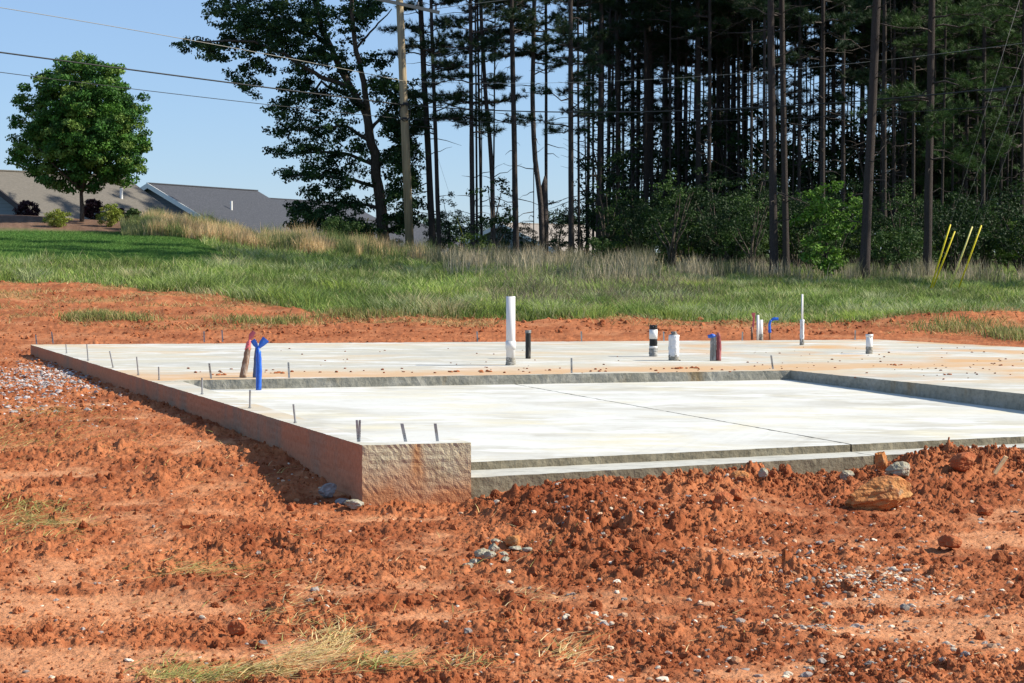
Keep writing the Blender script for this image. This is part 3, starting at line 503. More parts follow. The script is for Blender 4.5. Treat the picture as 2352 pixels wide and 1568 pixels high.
# ------------------------------------------------------------------ scattered clods, gravel, straw
rng = np.random.RandomState(7)
def templates(sub, n, rough, seed, flat=1.):
    V0, F0 = ICO[sub]; out = []; r = np.random.RandomState(seed)
    for i in range(n):
        V = V0.copy(); dd = r.normal(0, 1, (7, 3)); dd /= np.linalg.norm(dd, axis=1)[:, None]
        k = np.ones(len(V))
        for q in dd: k = np.minimum(k, r.uniform(.6, .95) / np.maximum(V @ q, .05))     # planar cuts
        k = np.clip(k, .45, 1) + r.normal(0, rough, len(V)); out.append(V * k[:, None] * np.array([1, r.uniform(.7, 1), r.uniform(.6, .95) * flat]))
    return out, F0
def scatter(XY, S, sub, rough, seed, colfn, flat=1., sink=.25, spike=0, keep=.8):
    tm, F0 = templates(sub, 14, rough, seed, flat); r = np.random.RandomState(seed + 1); n = len(XY)
    x, y = XY[:, 0], XY[:, 1]; k = ~inpoly(x, y, outline); x = x[k]; y = y[k]; S = S[k]; n = len(x)
    z = ground_z(x, y); a = r.uniform(0, 2 * math.pi, n); ti = r.randint(0, len(tm), n); nv = len(tm[0])
    T = np.array(tm)[ti]; tilt = r.uniform(-.5, .5, n) * (0 if spike else 1)
    ct, st = np.cos(tilt)[:, None], np.sin(tilt)[:, None]; T = np.stack([T[..., 0], T[..., 1] * ct - T[..., 2] * st, T[..., 1] * st + T[..., 2] * ct], -1)
    ca, sa = np.cos(a)[:, None], np.sin(a)[:, None]
    V = np.stack([T[..., 0] * ca - T[..., 1] * sa, T[..., 0] * sa + T[..., 1] * ca, T[..., 2]], -1) * S[:, None, None]
    if spike: V[..., 2] *= r.uniform(.8, 1 + spike, n)[:, None]
    V[..., 0] += x[:, None]; V[..., 1] += y[:, None]; V[..., 2] += (z + S * (keep - sink * 1.6))[:, None] - S[:, None] * .35
    Fc = (F0[None] + (np.arange(n) * nv)[:, None, None]).reshape(-1, 3); c = np.repeat(colfn(x, y, r), nv, 0)
    return V.reshape(-1, 3), Fc, c
def field(n, d0, d1, p0, p1, power=1.0, seed=0):
    r = np.random.RandomState(seed); u = r.uniform(0, 1, n); D = (d0 ** (-1) + (d1 ** (-1) - d0 ** (-1)) * u) ** -1.0 if power == 1 else d0 + (d1 - d0) * u
    px = r.uniform(p0, p1, n); return np.stack([(px - CX) / F * D, D], 1)
def ccol(x, y, r):
    n = len(x); k = np.clip(.5 + fbm(x * 1.1, y * 1.1, 4, 200) * 1.3 + r.normal(0, .25, n) - dark_patches(x, y), 0, 1)[:, None]
    c = dirt_d * (1 - k) + C(.46, .175, .076) * k; return np.clip(c * r.uniform(.8, 1.15, (n, 1)), .01, 1)
def combine(name, parts, m, smooth, label, cat, kind='stuff'):
    V = []; Fc = []; c = []; n = 0
    for v, f, cc in parts: V.append(v); Fc.append(f + n); c.append(cc); n += len(v)
    o = obj(name, mesh(name, np.concatenate(V), np.concatenate(Fc), m, np.concatenate(c), smooth)); tag(o, label, cat, None, kind); return o
parts = []
P = field(38000, 7.8, 19, -60, 2420, 1, 1); P = P[rng.uniform(0, 1.25, len(P)) < rough_mask(P[:, 0], P[:, 1])]
S = np.exp(rng.normal(math.log(.0078), .42, len(P))); S = np.clip(S * (P[:, 1] / 10) ** .5, .004, .035); parts.append(scatter(P, S, 0, .18, 3, ccol, spike=.9))
P = field(4200, 7.8, 16, -60, 2420, 1, 2); P = P[rng.uniform(0, 1.2, len(P)) < rough_mask(P[:, 0], P[:, 1]) ** 1.5]
S = np.clip(np.exp(rng.normal(math.log(.017), .38, len(P))), .01, .05); parts.append(scatter(P, S, 2, .10, 5, ccol, spike=.7, sink=.4))
P = np.concatenate([field(420, 8, 17, 0, 2352, 1, 12), field(130, 11.2, 14.2, 1120, 1750, 1, 19)]); P = P[rng.uniform(0, 1.0, len(P)) < rough_mask(P[:, 0], P[:, 1]) ** 2]
S = np.clip(np.exp(rng.normal(math.log(.034), .25, len(P))), .02, .055); parts.append(scatter(P, S, 3, .05, 6, ccol, spike=.4, sink=.45))
# crumbly crest along the ledge
n = 2400; px = rng.uniform(1120, 2400, n); s = np.abs(rng.normal(.3, .25, n)); q = FR0[None, :2] + ((px - 1098) / 1254)[:, None] * fdir[None, :2] + s[:, None] * fn[None, :2]
q[:, 0] += 0; parts.append(scatter(q, np.clip(np.exp(rng.normal(math.log(.014), .5, n)), .006, .045), 2, .10, 8, ccol, spike=.9, sink=.4))
P = field(4500, 19, 34, -60, 1150, 1, 3); S = np.clip(np.exp(rng.normal(math.log(.014), .5, len(P))), .007, .06); parts.append(scatter(P, S, 0, .12, 9, ccol))
P = field(3500, 31.3, 34.5, 300, 2420, 0, 4); P = P[fbm(P[:, 0] * .5, P[:, 1] * 1.2, 3, 888) > rng.uniform(-.3, .5, len(P))]; S = np.clip(np.exp(rng.normal(math.log(.020), .5, len(P))), .01, .11); parts.append(scatter(P, S, 0, .12, 10, ccol))
P = field(4000, 31, 42, -60, 900, 0, 14); P = P[fbm(P[:, 0] * .5, P[:, 1] * .9, 3, 889) > rng.uniform(-.2, .6, len(P))]; S = np.clip(np.exp(rng.normal(math.log(.020), .5, len(P))), .01, .10); parts.append(scatter(P, S, 0, .12, 15, ccol))
combine('clay_clods', parts, M_clod, False, 'crumbly red clay clods strewn over the bare ground', 'soil clods')
def gcolf(x, y, r):
    n = len(x); b = np.array([[.66, .57, .45], [.36, .31, .28], [.52, .34, .22], [.70, .61, .48], [.24, .22, .20], [.46, .23, .12]]); return b[r.choice(6, n, p=[.20, .17, .22, .08, .10, .23])] * r.uniform(.75, 1.15, (n, 1))
def gclust(px, py, sx, sy, n, seed, z=-.45):
    r = np.random.RandomState(seed); a = px + r.normal(0, sx, n); b = py + r.normal(0, sy, n); return np.array([onz(i, j, z)[:2] for i, j in zip(a, b)])
gp = []
P = field(1700, 7.9, 15, 0, 2352, 1, 21); pxs = CX + P[:, 0] / P[:, 1] * F; P = P[rng.uniform(0, 1, len(P)) < .22 + .78 * sstep(800, 1700, pxs)]
gp.append(P); 
for c in [(1950, 1325, 90, 18, 420), (1800, 1290, 60, 12, 60), (2150, 1340, 80, 25, 100), (1400, 1225, 60, 22, 90), (1500, 1210, 40, 8, 50), (1700, 1250, 80, 30, 90), (1400, 1420, 60, 12, 40), (1900, 1430, 150, 30, 120), (2000, 1500, 150, 30, 110), (1680, 1180, 60, 8, 30), (1300, 1160, 70, 30, 60), (560, 1000, 60, 30, 60), (700, 1260, 30, 20, 20), (300, 960, 120, 40, 90), (700, 1130, 60, 20, 30)]:
    gp.append(gclust(*c[:4], c[4], int(c[0])))
P = np.concatenate(gp); P = P[P[:, 1] < 24]; S = np.clip(np.exp(rng.normal(math.log(.0132), .42, len(P))), .005, .032); gparts = [scatter(P, S, 1, .11, 31, gcolf, .75, sink=.30)]
P = np.concatenate([gclust(110, 868, 48, 17, 2000, 41, -.2), gclust(40, 880, 40, 14, 600, 42, -.2), gclust(190, 882, 18, 10, 300, 43, -.2), gclust(90, 930, 110, 22, 400, 44, -.22)])
gparts.append(scatter(P, np.clip(np.exp(rng.normal(math.log(.017), .45, len(P))), .008, .05), 1, .12, 33, lambda x, y, r: np.where(r.uniform(0, 1, (len(x), 1)) < .34, dirt_m[None], np.array([[.50, .465, .45]])) * r.uniform(.45, 1.25, (len(x), 1)), .7, sink=.38))
combine('gravel', gparts, M_gravel, False, 'pale crushed stone scattered through the red clay', 'gravel')
# crumbs on the slab
def slabcrumbs():
    r = np.random.RandomState(77); m = MB(); tm, F0 = templates(1, 8, .06, 78)
    n = 0
    def put(px, py, s, c, z=0.):
        p = onz(px, py, z); V = tm[r.randint(8)] * s; V = V @ rotz(r.uniform(0, 6)).T; V[:, 2] = V[:, 2] * .7 + s * .35; m.add(V + p + np.array([0, 0, -.003 + 0]), F0, None, c)
    for i in range(60): put(r.uniform(1700, 2350), r.uniform(800, 878) if False else r.uniform(795, 848), r.uniform(.008, .020), dirt_d * r.uniform(.5, 1))
    for i in range(26): put(r.uniform(1950, 2340), r.uniform(835, 872), r.uniform(.008, .020), dirt_d * r.uniform(.5, 1))
    for i in range(60): put(r.uniform(430, 1700), r.uniform(845, 857), r.uniform(.008, .025), dirt_d * r.uniform(.8, 1.2))
    for i in range(30): put(r.uniform(600, 1700), r.uniform(800, 845), r.uniform(.007, .018), dirt_d * r.uniform(.6, 1))
    for (x, y) in [(505, 861), (640, 857), (1045, 854), (1560, 846), (1592, 845), (1110, 853), (2060, 838), (2180, 860)]:
        for k in range(7): put(x + r.normal(0, 9), y + r.normal(0, .7), r.uniform(.012, .03), dirt_m)
    o = obj('clay_crumbs', m.mesh('clay_crumbs', M_clod)); tag(o, 'small red clay crumbs lying on the white slab', 'soil crumbs', None, 'stuff')
slabcrumbs()
# ---- rocks as things
def rock(name, label, cat, px, py, D, wpx, hpx, m, seed, sub=4, yaw=0., dep=.8, rough=.03, sink=.15, group=None, tilt=0., pts=9):
    V0, F0 = ICO[sub]; r = np.random.RandomState(seed); V = V0.copy(); k = np.ones(len(V))
    for i in range(pts):
        q = r.normal(0, 1, 3); q /= np.linalg.norm(q); k = np.minimum(k, r.uniform(.55, .92) / np.maximum(V @ q, .05))
    k = np.clip(k, .4, 1); k += rough * (fbm(V[:, 0] * 2.5 + seed, V[:, 1] * 2.5, 4, seed) + fbm(V[:, 1] * 2.5, V[:, 2] * 2.5 + seed, 4, seed + 1) + fbm(V[:, 2] * 2.5 + seed, V[:, 0] * 2.5, 4, seed + 2)) * 1.9; V = V * k[:, None]
    V /= np.abs(V).max(0); sx = wpx / F * D / 2; sz = hpx / F * D / 2; V = V * np.array([sx, sx * dep, sz])
    ct, st = math.cos(tilt), math.sin(tilt); V = np.stack([V[:, 0] * ct - V[:, 2] * st, V[:, 1], V[:, 0] * st + V[:, 2] * ct], 1)
    V = V @ rotz(yaw).T; p = at(px, py, D); z = gz(p[0], p[1]) + sz * (1 - sink)
    o = obj(name, mesh(name, V, F0, m, None, False), None, (p[0], p[1], z)); tag(o, label, cat, group); return o
M_orock = mat('orange_rock', (.46, .185, .06), .95, noise=[(6, (.50, .27, .10), .5, .65), (9, (.42, .38, .25), .6, .68), (5, (.30, .10, .04), .5, .7)], bump=[(18, .9, .03), (50, .7, .01)])
M_grock = mat('grey_rock', (.30, .27, .19), .9, noise=[(12, (.42, .40, .34), .5, .65), (8, (.36, .20, .11), .6, .72)], bump=[(22, .9, .02), (60, .6, .008)])
M_drock = mat('blue_grey_rock', (.22, .215, .21), .9, noise=[(10, (.36, .36, .36), .5, .65)], bump=[(22, .8, .02)])
M_rclod = mat('red_clod', (.34, .095, .035), .95, noise=[(12, (.42, .15, .06), .5, .65)], bump=[(25, 1, .02), (70, .8, .01)])
rock('boulder', 'large orange and ochre boulder lying in the clay before the garage ledge', 'rock', 2012, 1125, 13.45, 172, 84, M_orock, 3, tilt=.16, sink=.28, dep=.6, pts=12, rough=.055)
rock('rock', 'pale grey rough rock behind the large orange boulder', 'rock', 2068, 1080, 14.55, 68, 44, M_grock, 8, tilt=.1, rough=.05)
rock('rock', 'small grey rock with flat slab foot against the ledge left of the clay spire', 'rock', 1945, 1065, 14.75, 34, 32, M_grock, 11, rough=.05, tilt=-.5)
rock('clod', 'upright orange clay spire standing against the garage ledge', 'soil clod', 2024, 1053, 14.8, 30, 56, M_orock, 21, rough=.05, tilt=.15)
rock('clod', 'big dark red clay lump on top of the mound at right', 'soil clod', 2215, 1050, 14.75, 66, 44, M_rclod, 23, rough=.04, tilt=.2)
rock('clod', 'rounded red clay clod left of the orange boulder', 'soil clod', 1660, 1160, 13.15, 52, 38, M_rclod, 25, rough=.035)
rock('clod', 'red clay clod sitting right behind the rounded one', 'soil clod', 1690, 1150, 13.4, 40, 32, M_rclod, 27, rough=.035)
rock('clod', 'pointed red clay clod in the middle right foreground', 'soil clod', 2262, 1160, 13.25, 40, 30, M_rclod, 29, rough=.04)
rock('clod', 'red clay clod with a shaded hollow in the right foreground', 'soil clod', 2180, 1230, 11.8, 60, 38, M_rclod, 31, rough=.05)
rock('rock', 'ochre stone perched on the soil crest below the ledge', 'rock', 1752, 1078, 14.25, 26, 26, M_grock, 33, rough=.04)
rock('clod', 'loose ochre clay lump on the crest before the ledge, left of the stone', 'soil clod', 1700, 1070, 14.3, 46, 26, M_orock, 35, rough=.05)
rock('rock', 'angular grey stone in the shade below the left slab wall', 'rock', 752, 1118, 13.95, 48, 36, M_drock, 41, tilt=.3, rough=.03)
rock('rock', 'low grey stone right of the angular one, in the corner shade', 'rock', 786, 1140, 13.75, 34, 22, M_drock, 43)
rock('rock', 'flat grey rubble lump at the foot of the wall corner', 'rock', 812, 1160, 13.52, 50, 24, M_grock, 45, rough=.05)
rock('clod', 'red clay clod at the edge of the wall shadow', 'soil clod', 668, 1133, 13.3, 22, 24, M_rclod, 47)
rock('clod', 'orange rounded clod in the foreground before the stub wall', 'soil clod', 1180, 1258, 11.9, 42, 36, M_orock, 51, rough=.03)
for i, (px, py, D, wp, hp) in enumerate([(1100, 1275, 11.6, 34, 22), (1130, 1262, 11.75, 30, 24), (1105, 1290, 11.45, 44, 26), (1150, 1280, 11.55, 26, 18), (1085, 1300, 11.35, 28, 16), (1165, 1245, 12.0, 30, 14), (1180, 1262, 11.8, 36, 12), (1120, 1300, 11.35, 30, 20), (1070, 1310, 11.25, 26, 14), (1135, 1245, 12.0, 34, 18), (1155, 1300, 11.4, 24, 14), (1205, 1268, 11.7, 26, 14)]):
    rock('concrete_lump', 'one of several grey green concrete spill lumps heaped in the foreground clay', 'concrete lump', px + 5, py, D, wp, hp, M_grock, 60 + i, 3, rough=.06, group='grey concrete spill lumps in the foreground')
rock('clod', 'pale sandy clay clod alone in the lower middle foreground', 'soil clod', 1620, 1410, 9.95, 44, 22, mat('sandy', (.50, .27, .15), .95, bump=[(30, .6, .01)]), 71)
rock('clod', 'large dark clay clod with straw beside it at lower left', 'soil clod', 545, 1480, 9.2, 46, 40, M_rclod, 73, rough=.05)
rock('clod', 'reddish brown clay clod at upper left beyond the smooth tyre track', 'soil clod', 428, 1222, 12.3, 30, 28, mat('brown_clod', (.40, .15, .06), .95, bump=[(30, .6, .01)]), 75)
# wood chip
p = at(2282, 1085, 14.5); p[2] = gz(p[0], p[1]) + .05; q = p + np.array([.05, .02, .06]); m = MB(); V = np.array([[0, 0, 0], [.02, 0, -.01], [.11, .03, .105], [.085, .03, .115]])
V = np.concatenate([V, V + [0, .018, .004]]); m.add(V, None, [[0, 1, 2, 3], [7, 6, 5, 4], [0, 4, 5, 1], [1, 5, 6, 2], [2, 6, 7, 3], [3, 7, 4, 0]])
o = obj('wood_chip', m.mesh('wood_chip', mat('raw_wood', (.62, .42, .22), .8, noise=[(30, (.4, .25, .12), .5, .7)])), None, p); o.scale = (1.1, 1.1, 1.1); tag(o, 'pale split wooden stake chip sticking out of the clay mound at right', 'wood chip')
# ---- blades
def blades(x, y, z, h, wd, bend, ang, col, r, seg2=True, lay=None):
    """curved blades: x,y,z roots; h height; wd width; bend sideways reach; ang azimuth; lay: 0..1 flattened"""
    n = len(x); dx, dy = np.cos(ang), np.sin(ang); fa = r.uniform(0, math.pi, n); wx, wy = np.cos(fa) * wd / 2, np.sin(fa) * wd / 2
    V = np.zeros((n, 5, 3)); f = [(0, 0, 1), (.55, .35, .75)]
    V[:, 0] = np.stack([x - wx, y - wy, z], 1); V[:, 1] = np.stack([x + wx, y + wy, z], 1)
    mx = x + dx * bend * .35; my = y + dy * bend * .35; mz = z + h * .6
    V[:, 2] = np.stack([mx - wx * .8, my - wy * .8, mz], 1); V[:, 3] = np.stack([mx + wx * .8, my + wy * .8, mz], 1)
    V[:, 4] = np.stack([x + dx * bend, y + dy * bend, z + h], 1)
    b = (np.arange(n) * 5)[:, None]; Qd = b + np.array([[0, 1, 3, 2]]); T = b + np.array([[2, 3, 4]])
    return V.reshape(-1, 3), T, Qd, np.repeat(col, 5, 0)
def blade_obj(name, sets, m, label, cat):
    mb = MB()
    for V, T, Qd, c in sets: mb.add(V, T, Qd, c)
    o = obj(name, mb.mesh(name, m)); tag(o, label, cat, None, 'stuff'); return o
r = np.random.RandomState(99)
def mixc(n, cols, p, jit=.25): return np.array(cols)[r.choice(len(cols), n, p=p)] * r.uniform(1 - jit, 1 + jit, (n, 1))
GC = [[.19, .27, .065], [.35, .40, .16], [.10, .17, .035], [.48, .42, .22], [.27, .37, .07]]
# meadow
n = 400000; px = r.uniform(-60, 2420, n); u = r.uniform(0, 1, n); D = 1 / (1 / 32.5 + (1 / 66 - 1 / 32.5) * u); x = (px - CX) / F * D
_, g, l, mu = zones(x, D); clump = fbm(x * 1.2, D * .8, 3, 300); k = (g > r.uniform(.15, .9, n)) & (l < .35) & (mu < .3) & (clump + r.uniform(-.5, .35, n) > -.22); x, D, px, clump = x[k], D[k], px[k], clump[k]
n = len(x); h = np.clip(.08 + .27 * (clump + .15) + r.normal(0, .05, n), .05, .5) * (1 + .35 * sstep(36, 50, D)) * np.where(px > 1500, .75, 1); tone = sstep(-.25, .35, fbm(x * .35, D * .25, 3, 310))[:, None]
col = mixc(n, GC, [.3, .25, .2, .1, .15]); col = col * (.7 + .6 * tone)
bk = (np.abs(px - 1380) < 240 + r.normal(0, 40, n)) & (D > 36) & (D < 50) & (r.uniform(0, 1, n) < .28); col[bk] = mixc(bk.sum(), [[.22, .19, .12], [.15, .13, .09], [.28, .25, .16]], [.4, .3, .3]); h[bk] *= 1.5
sets = [blades(x, D, ground_z(x, D) - .02, h, .010 + .006 * (D / 50), h * r.uniform(.15, 1.0, n), r.uniform(0, 6.28, n), col, r)]
for q in range(430):                                                        # tussocks
    if q < 130: tp = r.uniform(330, 2380); tD = float(np.interp(tp, EDGE_P, EDGE_D)) + r.uniform(.1, 1.6)
    else: tp = r.uniform(-40, 2380); tD = r.uniform(36, 56)
    tx = (tp - CX) / F * tD; _, g1, l1, _m = zones(np.array([tx]), np.array([tD]))
    if g1[0] < .5 or l1[0] > .2: continue
    nb_ = r.randint(60, 190); sz = r.uniform(.12, .38); x = tx + r.normal(0, sz, nb_); y = tD + r.normal(0, sz, nb_); hh = r.uniform(.16, .42) * r.uniform(.6, 1.1, nb_) * (.75 if tp > 1500 else 1)
    tcx = np.array([[.42, .46, .24], [.30, .40, .10], [.14, .22, .05], [.10, .15, .04], [.50, .44, .24], [.36, .46, .09]])[r.choice(6, p=[.25, .2, .2, .15, .1, .1])]
    sets.append(blades(x, y, ground_z(x, y) - .02, hh, .012, hh * r.uniform(.3, 1.3, nb_), np.arctan2(y - tD, x - tx) + r.normal(0, .5, nb_), tcx * r.uniform(.75, 1.2, (nb_, 1)), r))
nl = 90000; px = r.uniform(-60, 640, nl); D = r.uniform(47.5, 62, nl); x = (px - CX) / F * D; _, g, l, mu = zones(x, D); k = (l > .3) & (g > .5); x, D = x[k], D[k]; nl = len(x); h = r.uniform(.03, .075, nl)
sets.append(blades(x, D, ground_z(x, D) - .005, h, .012, h * .5, r.uniform(0, 6.28, nl), mixc(nl, [[.10, .20, .04], [.08, .17, .035], [.15, .24, .06]], [.45, .35, .2]), r))
blade_obj('meadow_grass', sets, M_blade, 'uncut green grass growing behind the red clay', 'grass')
# edge tufts of half dead grass on the far clay bank
sets = []
n = 34000; px = r.uniform(-60, 2420, n); D = r.uniform(31, 41, n); x = (px - CX) / F * D; _, g, l, mu = zones(x, D)
den = fbm(x * .55, D * 1.1, 4, 260); k = (g < .5) & (den + r.normal(0, .10, n) > .05) & ((D > 32.2) | (px > 2000)); x, D, px = x[k], D[k], px[k]; n = len(x); h = r.uniform(.03, .12, n)
sets.append(blades(x, D, ground_z(x, D) - .01, h, .016, r.uniform(.08, .25, n), r.uniform(0, 6.28, n), mixc(n, [[.42, .27, .12], [.35, .25, .10], [.18, .20, .07], [.5, .36, .18]], [.35, .3, .15, .2]), r))
for (cx, cy, sx, sy, nn, zz) in [(230, 733, 22, 4, 900, 0), (180, 735, 16, 3, 500, 0), (300, 738, 30, 3, 300, .1), (620, 742, 60, 4, 600, .05), (850, 728, 60, 4, 900, .1), (2300, 785, 18, 5, 500, 0), (2340, 790, 14, 6, 500, 0), (2200, 765, 50, 6, 700, 0)]:
    a = cx + r.normal(0, sx, nn); b = cy + r.normal(0, sy, nn); P = np.array([at(i, j, 32.5 + (760 - j) * .06) for i, j in zip(a, b)]); x, D = P[:, 0], P[:, 1]; h = r.uniform(.06, .2, nn)
    sets.append(blades(x, D, ground_z(x, D) - .01, h, .016, r.uniform(.03, .16, nn), r.uniform(0, 6.28, nn), mixc(nn, [[.20, .24, .07], [.30, .28, .10], [.42, .32, .15]], [.45, .3, .25]), r))
blade_obj('dead_grass_tufts', sets, M_blade, 'half dead grass tufts along the far clay bank', 'grass')
# tall dry grass: on the ridge at left and along the wood edge
def tall(n, p0, p1, d0, d1, h0, h1, cols, pr, seed, thr=-.1):
    rr = np.random.RandomState(seed); px = rr.uniform(p0, p1, n); D = rr.uniform(d0, d1, n); x = (px - CX) / F * D; cc = fbm(x * .9, D * .5, 3, seed); k = cc + rr.normal(0, .15, n) > thr; x, D, cc = x[k], D[k], cc[k]; n = len(x)
    h = np.clip(rr.uniform(h0, h1, n) * (1 + cc), .1, 2); tone = sstep(-.3, .3, fbm(x * .6, D * .3, 2, seed + 5))
    pick = (rr.uniform(0, 1, n) + tone - .5); c = np.array(cols)[np.clip((pick * len(cols)).astype(int), 0, len(cols) - 1)] * rr.uniform(.75, 1.25, (n, 1))
    return blades(x, D, ground_z(x, D) - .03, h, .015, h * rr.uniform(.05, .45, n), rr.uniform(0, 6.28, n), c, rr)
GR = [[.13, .19, .06], [.22, .26, .09], [.34, .33, .15], [.58, .43, .23], [.68, .50, .28]]
sets = [tall(36000, 330, 830, 60.5, 66, .2, .62, GR, None, 401, -.25), tall(5000, 280, 420, 60.5, 64, .2, .5, GR[:3], None, 402, -.3), tall(12000, 600, 1000, 62, 70, .35, .8, GR, None, 403, -.2), tall(7000, 880, 1600, 69, 76, .2, .5, GR, None, 406)]
blade_obj('tall_ridge_grass', sets, M_blade, 'tall tan and green seeding grass on the rise before the grey roofs', 'grass')
WG = [[.14, .15, .08], [.28, .25, .16], [.42, .36, .25], [.55, .45, .30]]
sets = [tall(13000, 980, 1500, 56, 64, .2, .7, WG, None, 404, .08), tall(11000, 1450, 2380, 51.5, 55.5, .15, .6, WG[:3], None, 405, .05), tall(2600, 1310, 1520, 45, 57, .3, .75, WG, None, 407, .05), tall(2600, 1020, 1330, 48, 60, .3, .75, WG, None, 408, .1)]
blade_obj('wood_edge_grass', sets, M_blade, 'wispy grey brown dry grass along the foot of the pine wood', 'grass')
# straw in the foreground
sets = []
def straw(px, py, sx, sy, n, L0, L1, ang, sa, cols, seed, zz=-.47, up=.03):
    rr = np.random.RandomState(seed); a = px + rr.normal(0, sx, n); b = py + rr.normal(0, sy, n); P = np.array([onz(i, j, zz) for i, j in zip(a, b)]); x, y = P[:, 0], P[:, 1]; k = ~inpoly(x, y, outline); x, y = x[k], y[k]; n = len(x)
    an = rr.normal(ang, sa, n); L = rr.uniform(L0, L1, n); z = ground_z(x, y); z2 = ground_z(x + np.cos(an) * L, y + np.sin(an) * L); m = MB(); h = np.maximum(z2 - z, -.02) + rr.uniform(.0, up, n)
    c = np.array(cols)[rr.randint(0, len(cols), n)] * rr.uniform(.75, 1.2, (n, 1)); V, T, Qd, cc = blades(x, y, z + .006 + rr.uniform(0, up * .7, n), h, .0062, L, an, c, rr); sets.append((V, T, Qd, cc))
SW = [[.72, .50, .22], [.6, .44, .18], [.8, .62, .32], [.36, .32, .10]]; SG = [[.32, .32, .09], [.46, .40, .13], [.64, .48, .20], [.22, .25, .06]]
straw(760, 1465, 40, 14, 260, .06, .2, .9, .8, SW, 1); straw(700, 1500, 50, 12, 260, .08, .24, .3, .6, SW, 31); straw(600, 1540, 50, 9, 260, .06, .26, .2, .5, SW, 2); straw(470, 1550, 50, 8, 200, .06, .24, .2, .7, SG, 32); straw(380, 1545, 40, 14, 200, .05, .2, .4, 1, SG, 3); straw(80, 1225, 60, 22, 560, .06, .25, .3, .9, SG, 4); straw(60, 1195, 40, 10, 160, .05, .18, .4, .9, SG, 5)
straw(430, 1315, 70, 12, 160, .08, .25, .3, .4, SG, 6); straw(680, 1395, 60, 30, 160, .05, .15, .5, .9, SW, 7); straw(1290, 1500, 26, 14, 60, .1, .25, 1.0, .35, SW, 8); straw(1060, 1520, 40, 10, 60, .05, .2, .5, .7, SW, 9); straw(850, 1520, 60, 14, 200, .05, .2, .4, .8, SG, 10)
straw(160, 1010, 90, 22, 260, .06, .25, .3, .7, SG, 11, -.3); straw(130, 960, 60, 8, 160, .05, .25, .3, .5, SG, 12, -.25); straw(20, 1010, 30, 30, 180, .05, .25, .6, .8, SG, 13, -.3); straw(1850, 1450, 300, 60, 70, .04, .14, .3, 1, SW, 14); straw(600, 1250, 350, 120, 260, .04, .18, .4, 1, SW, 15); straw(300, 1070, 200, 40, 140, .04, .18, .4, 1, SG, 16, -.4); straw(1150, 1330, 100, 60, 60, .04, .14, .3, 1, SW, 17); straw(1200, 1370, 40, 10, 30, .06, .14, .3, 1, SW, 18)
straw(150, 1020, 1, 1, 3, .5, .6, .4, .1, SW, 19, -.28); straw(620, 1325, 4, 3, 3, .15, .25, .6, .1, SW, 20); straw(1330, 1490, 60, 20, 10, .2, .3, .2, .2, SW, 22)
blade_obj('straw', sets, M_straw, 'loose straw and dead grass lying on the red clay', 'straw')
# ------------------------------------------------------------------ houses
M_roofb = mat('brown_shingle', (.13, .118, .10), .9, noise=[(6, (.17, .152, .13), .4, .65, (1, 1, 6)), (30, (.7, .7, .72), .45, .7, (1, 1, 4), 'MULTIPLY')])
M_roofg = mat('grey_shingle', (.05, .054, .066), .9, noise=[(7, (.08, .084, .10), .45, .65, (1, 1, 5)), (25, (.6, .6, .62), .5, .7, (1, 1, 4), 'MULTIPLY')])
def lap(nt, tc, cur):
    N = nt.nodes; L = nt.links; s = N.new('ShaderNodeSeparateXYZ'); L.new(tc.outputs['Object'], s.inputs[0]); mu = N.new('ShaderNodeMath'); mu.operation = 'MULTIPLY'; mu.inputs[1].default_value = 6.5; L.new(s.outputs[2], mu.inputs[0])
    f = N.new('ShaderNodeMath'); f.operation = 'FRACT'; L.new(mu.outputs[0], f.inputs[0]); r = N.new('ShaderNodeMapRange'); r.inputs[1].default_value = 0; r.inputs[2].default_value = .2; r.inputs[3].default_value = .6; r.inputs[4].default_value = 1; L.new(f.outputs[0], r.inputs[0])
    x = N.new('ShaderNodeMix'); x.data_type = 'RGBA'; x.blend_type = 'MULTIPLY'; x.inputs[0].default_value = 1; L.new(cur, x.inputs[6]); L.new(r.outputs[0], x.inputs[7]); return x.outputs[2]
M_sid1 = mat('pale_siding', (.20, .235, .25), .8, extra=lap); M_sid2 = mat('grey_siding', (.13, .145, .18), .8, extra=lap); M_trim = mat('white_trim', (.75, .75, .74), .6); M_fascia = mat('dark_fascia', (.06, .05, .05), .7)
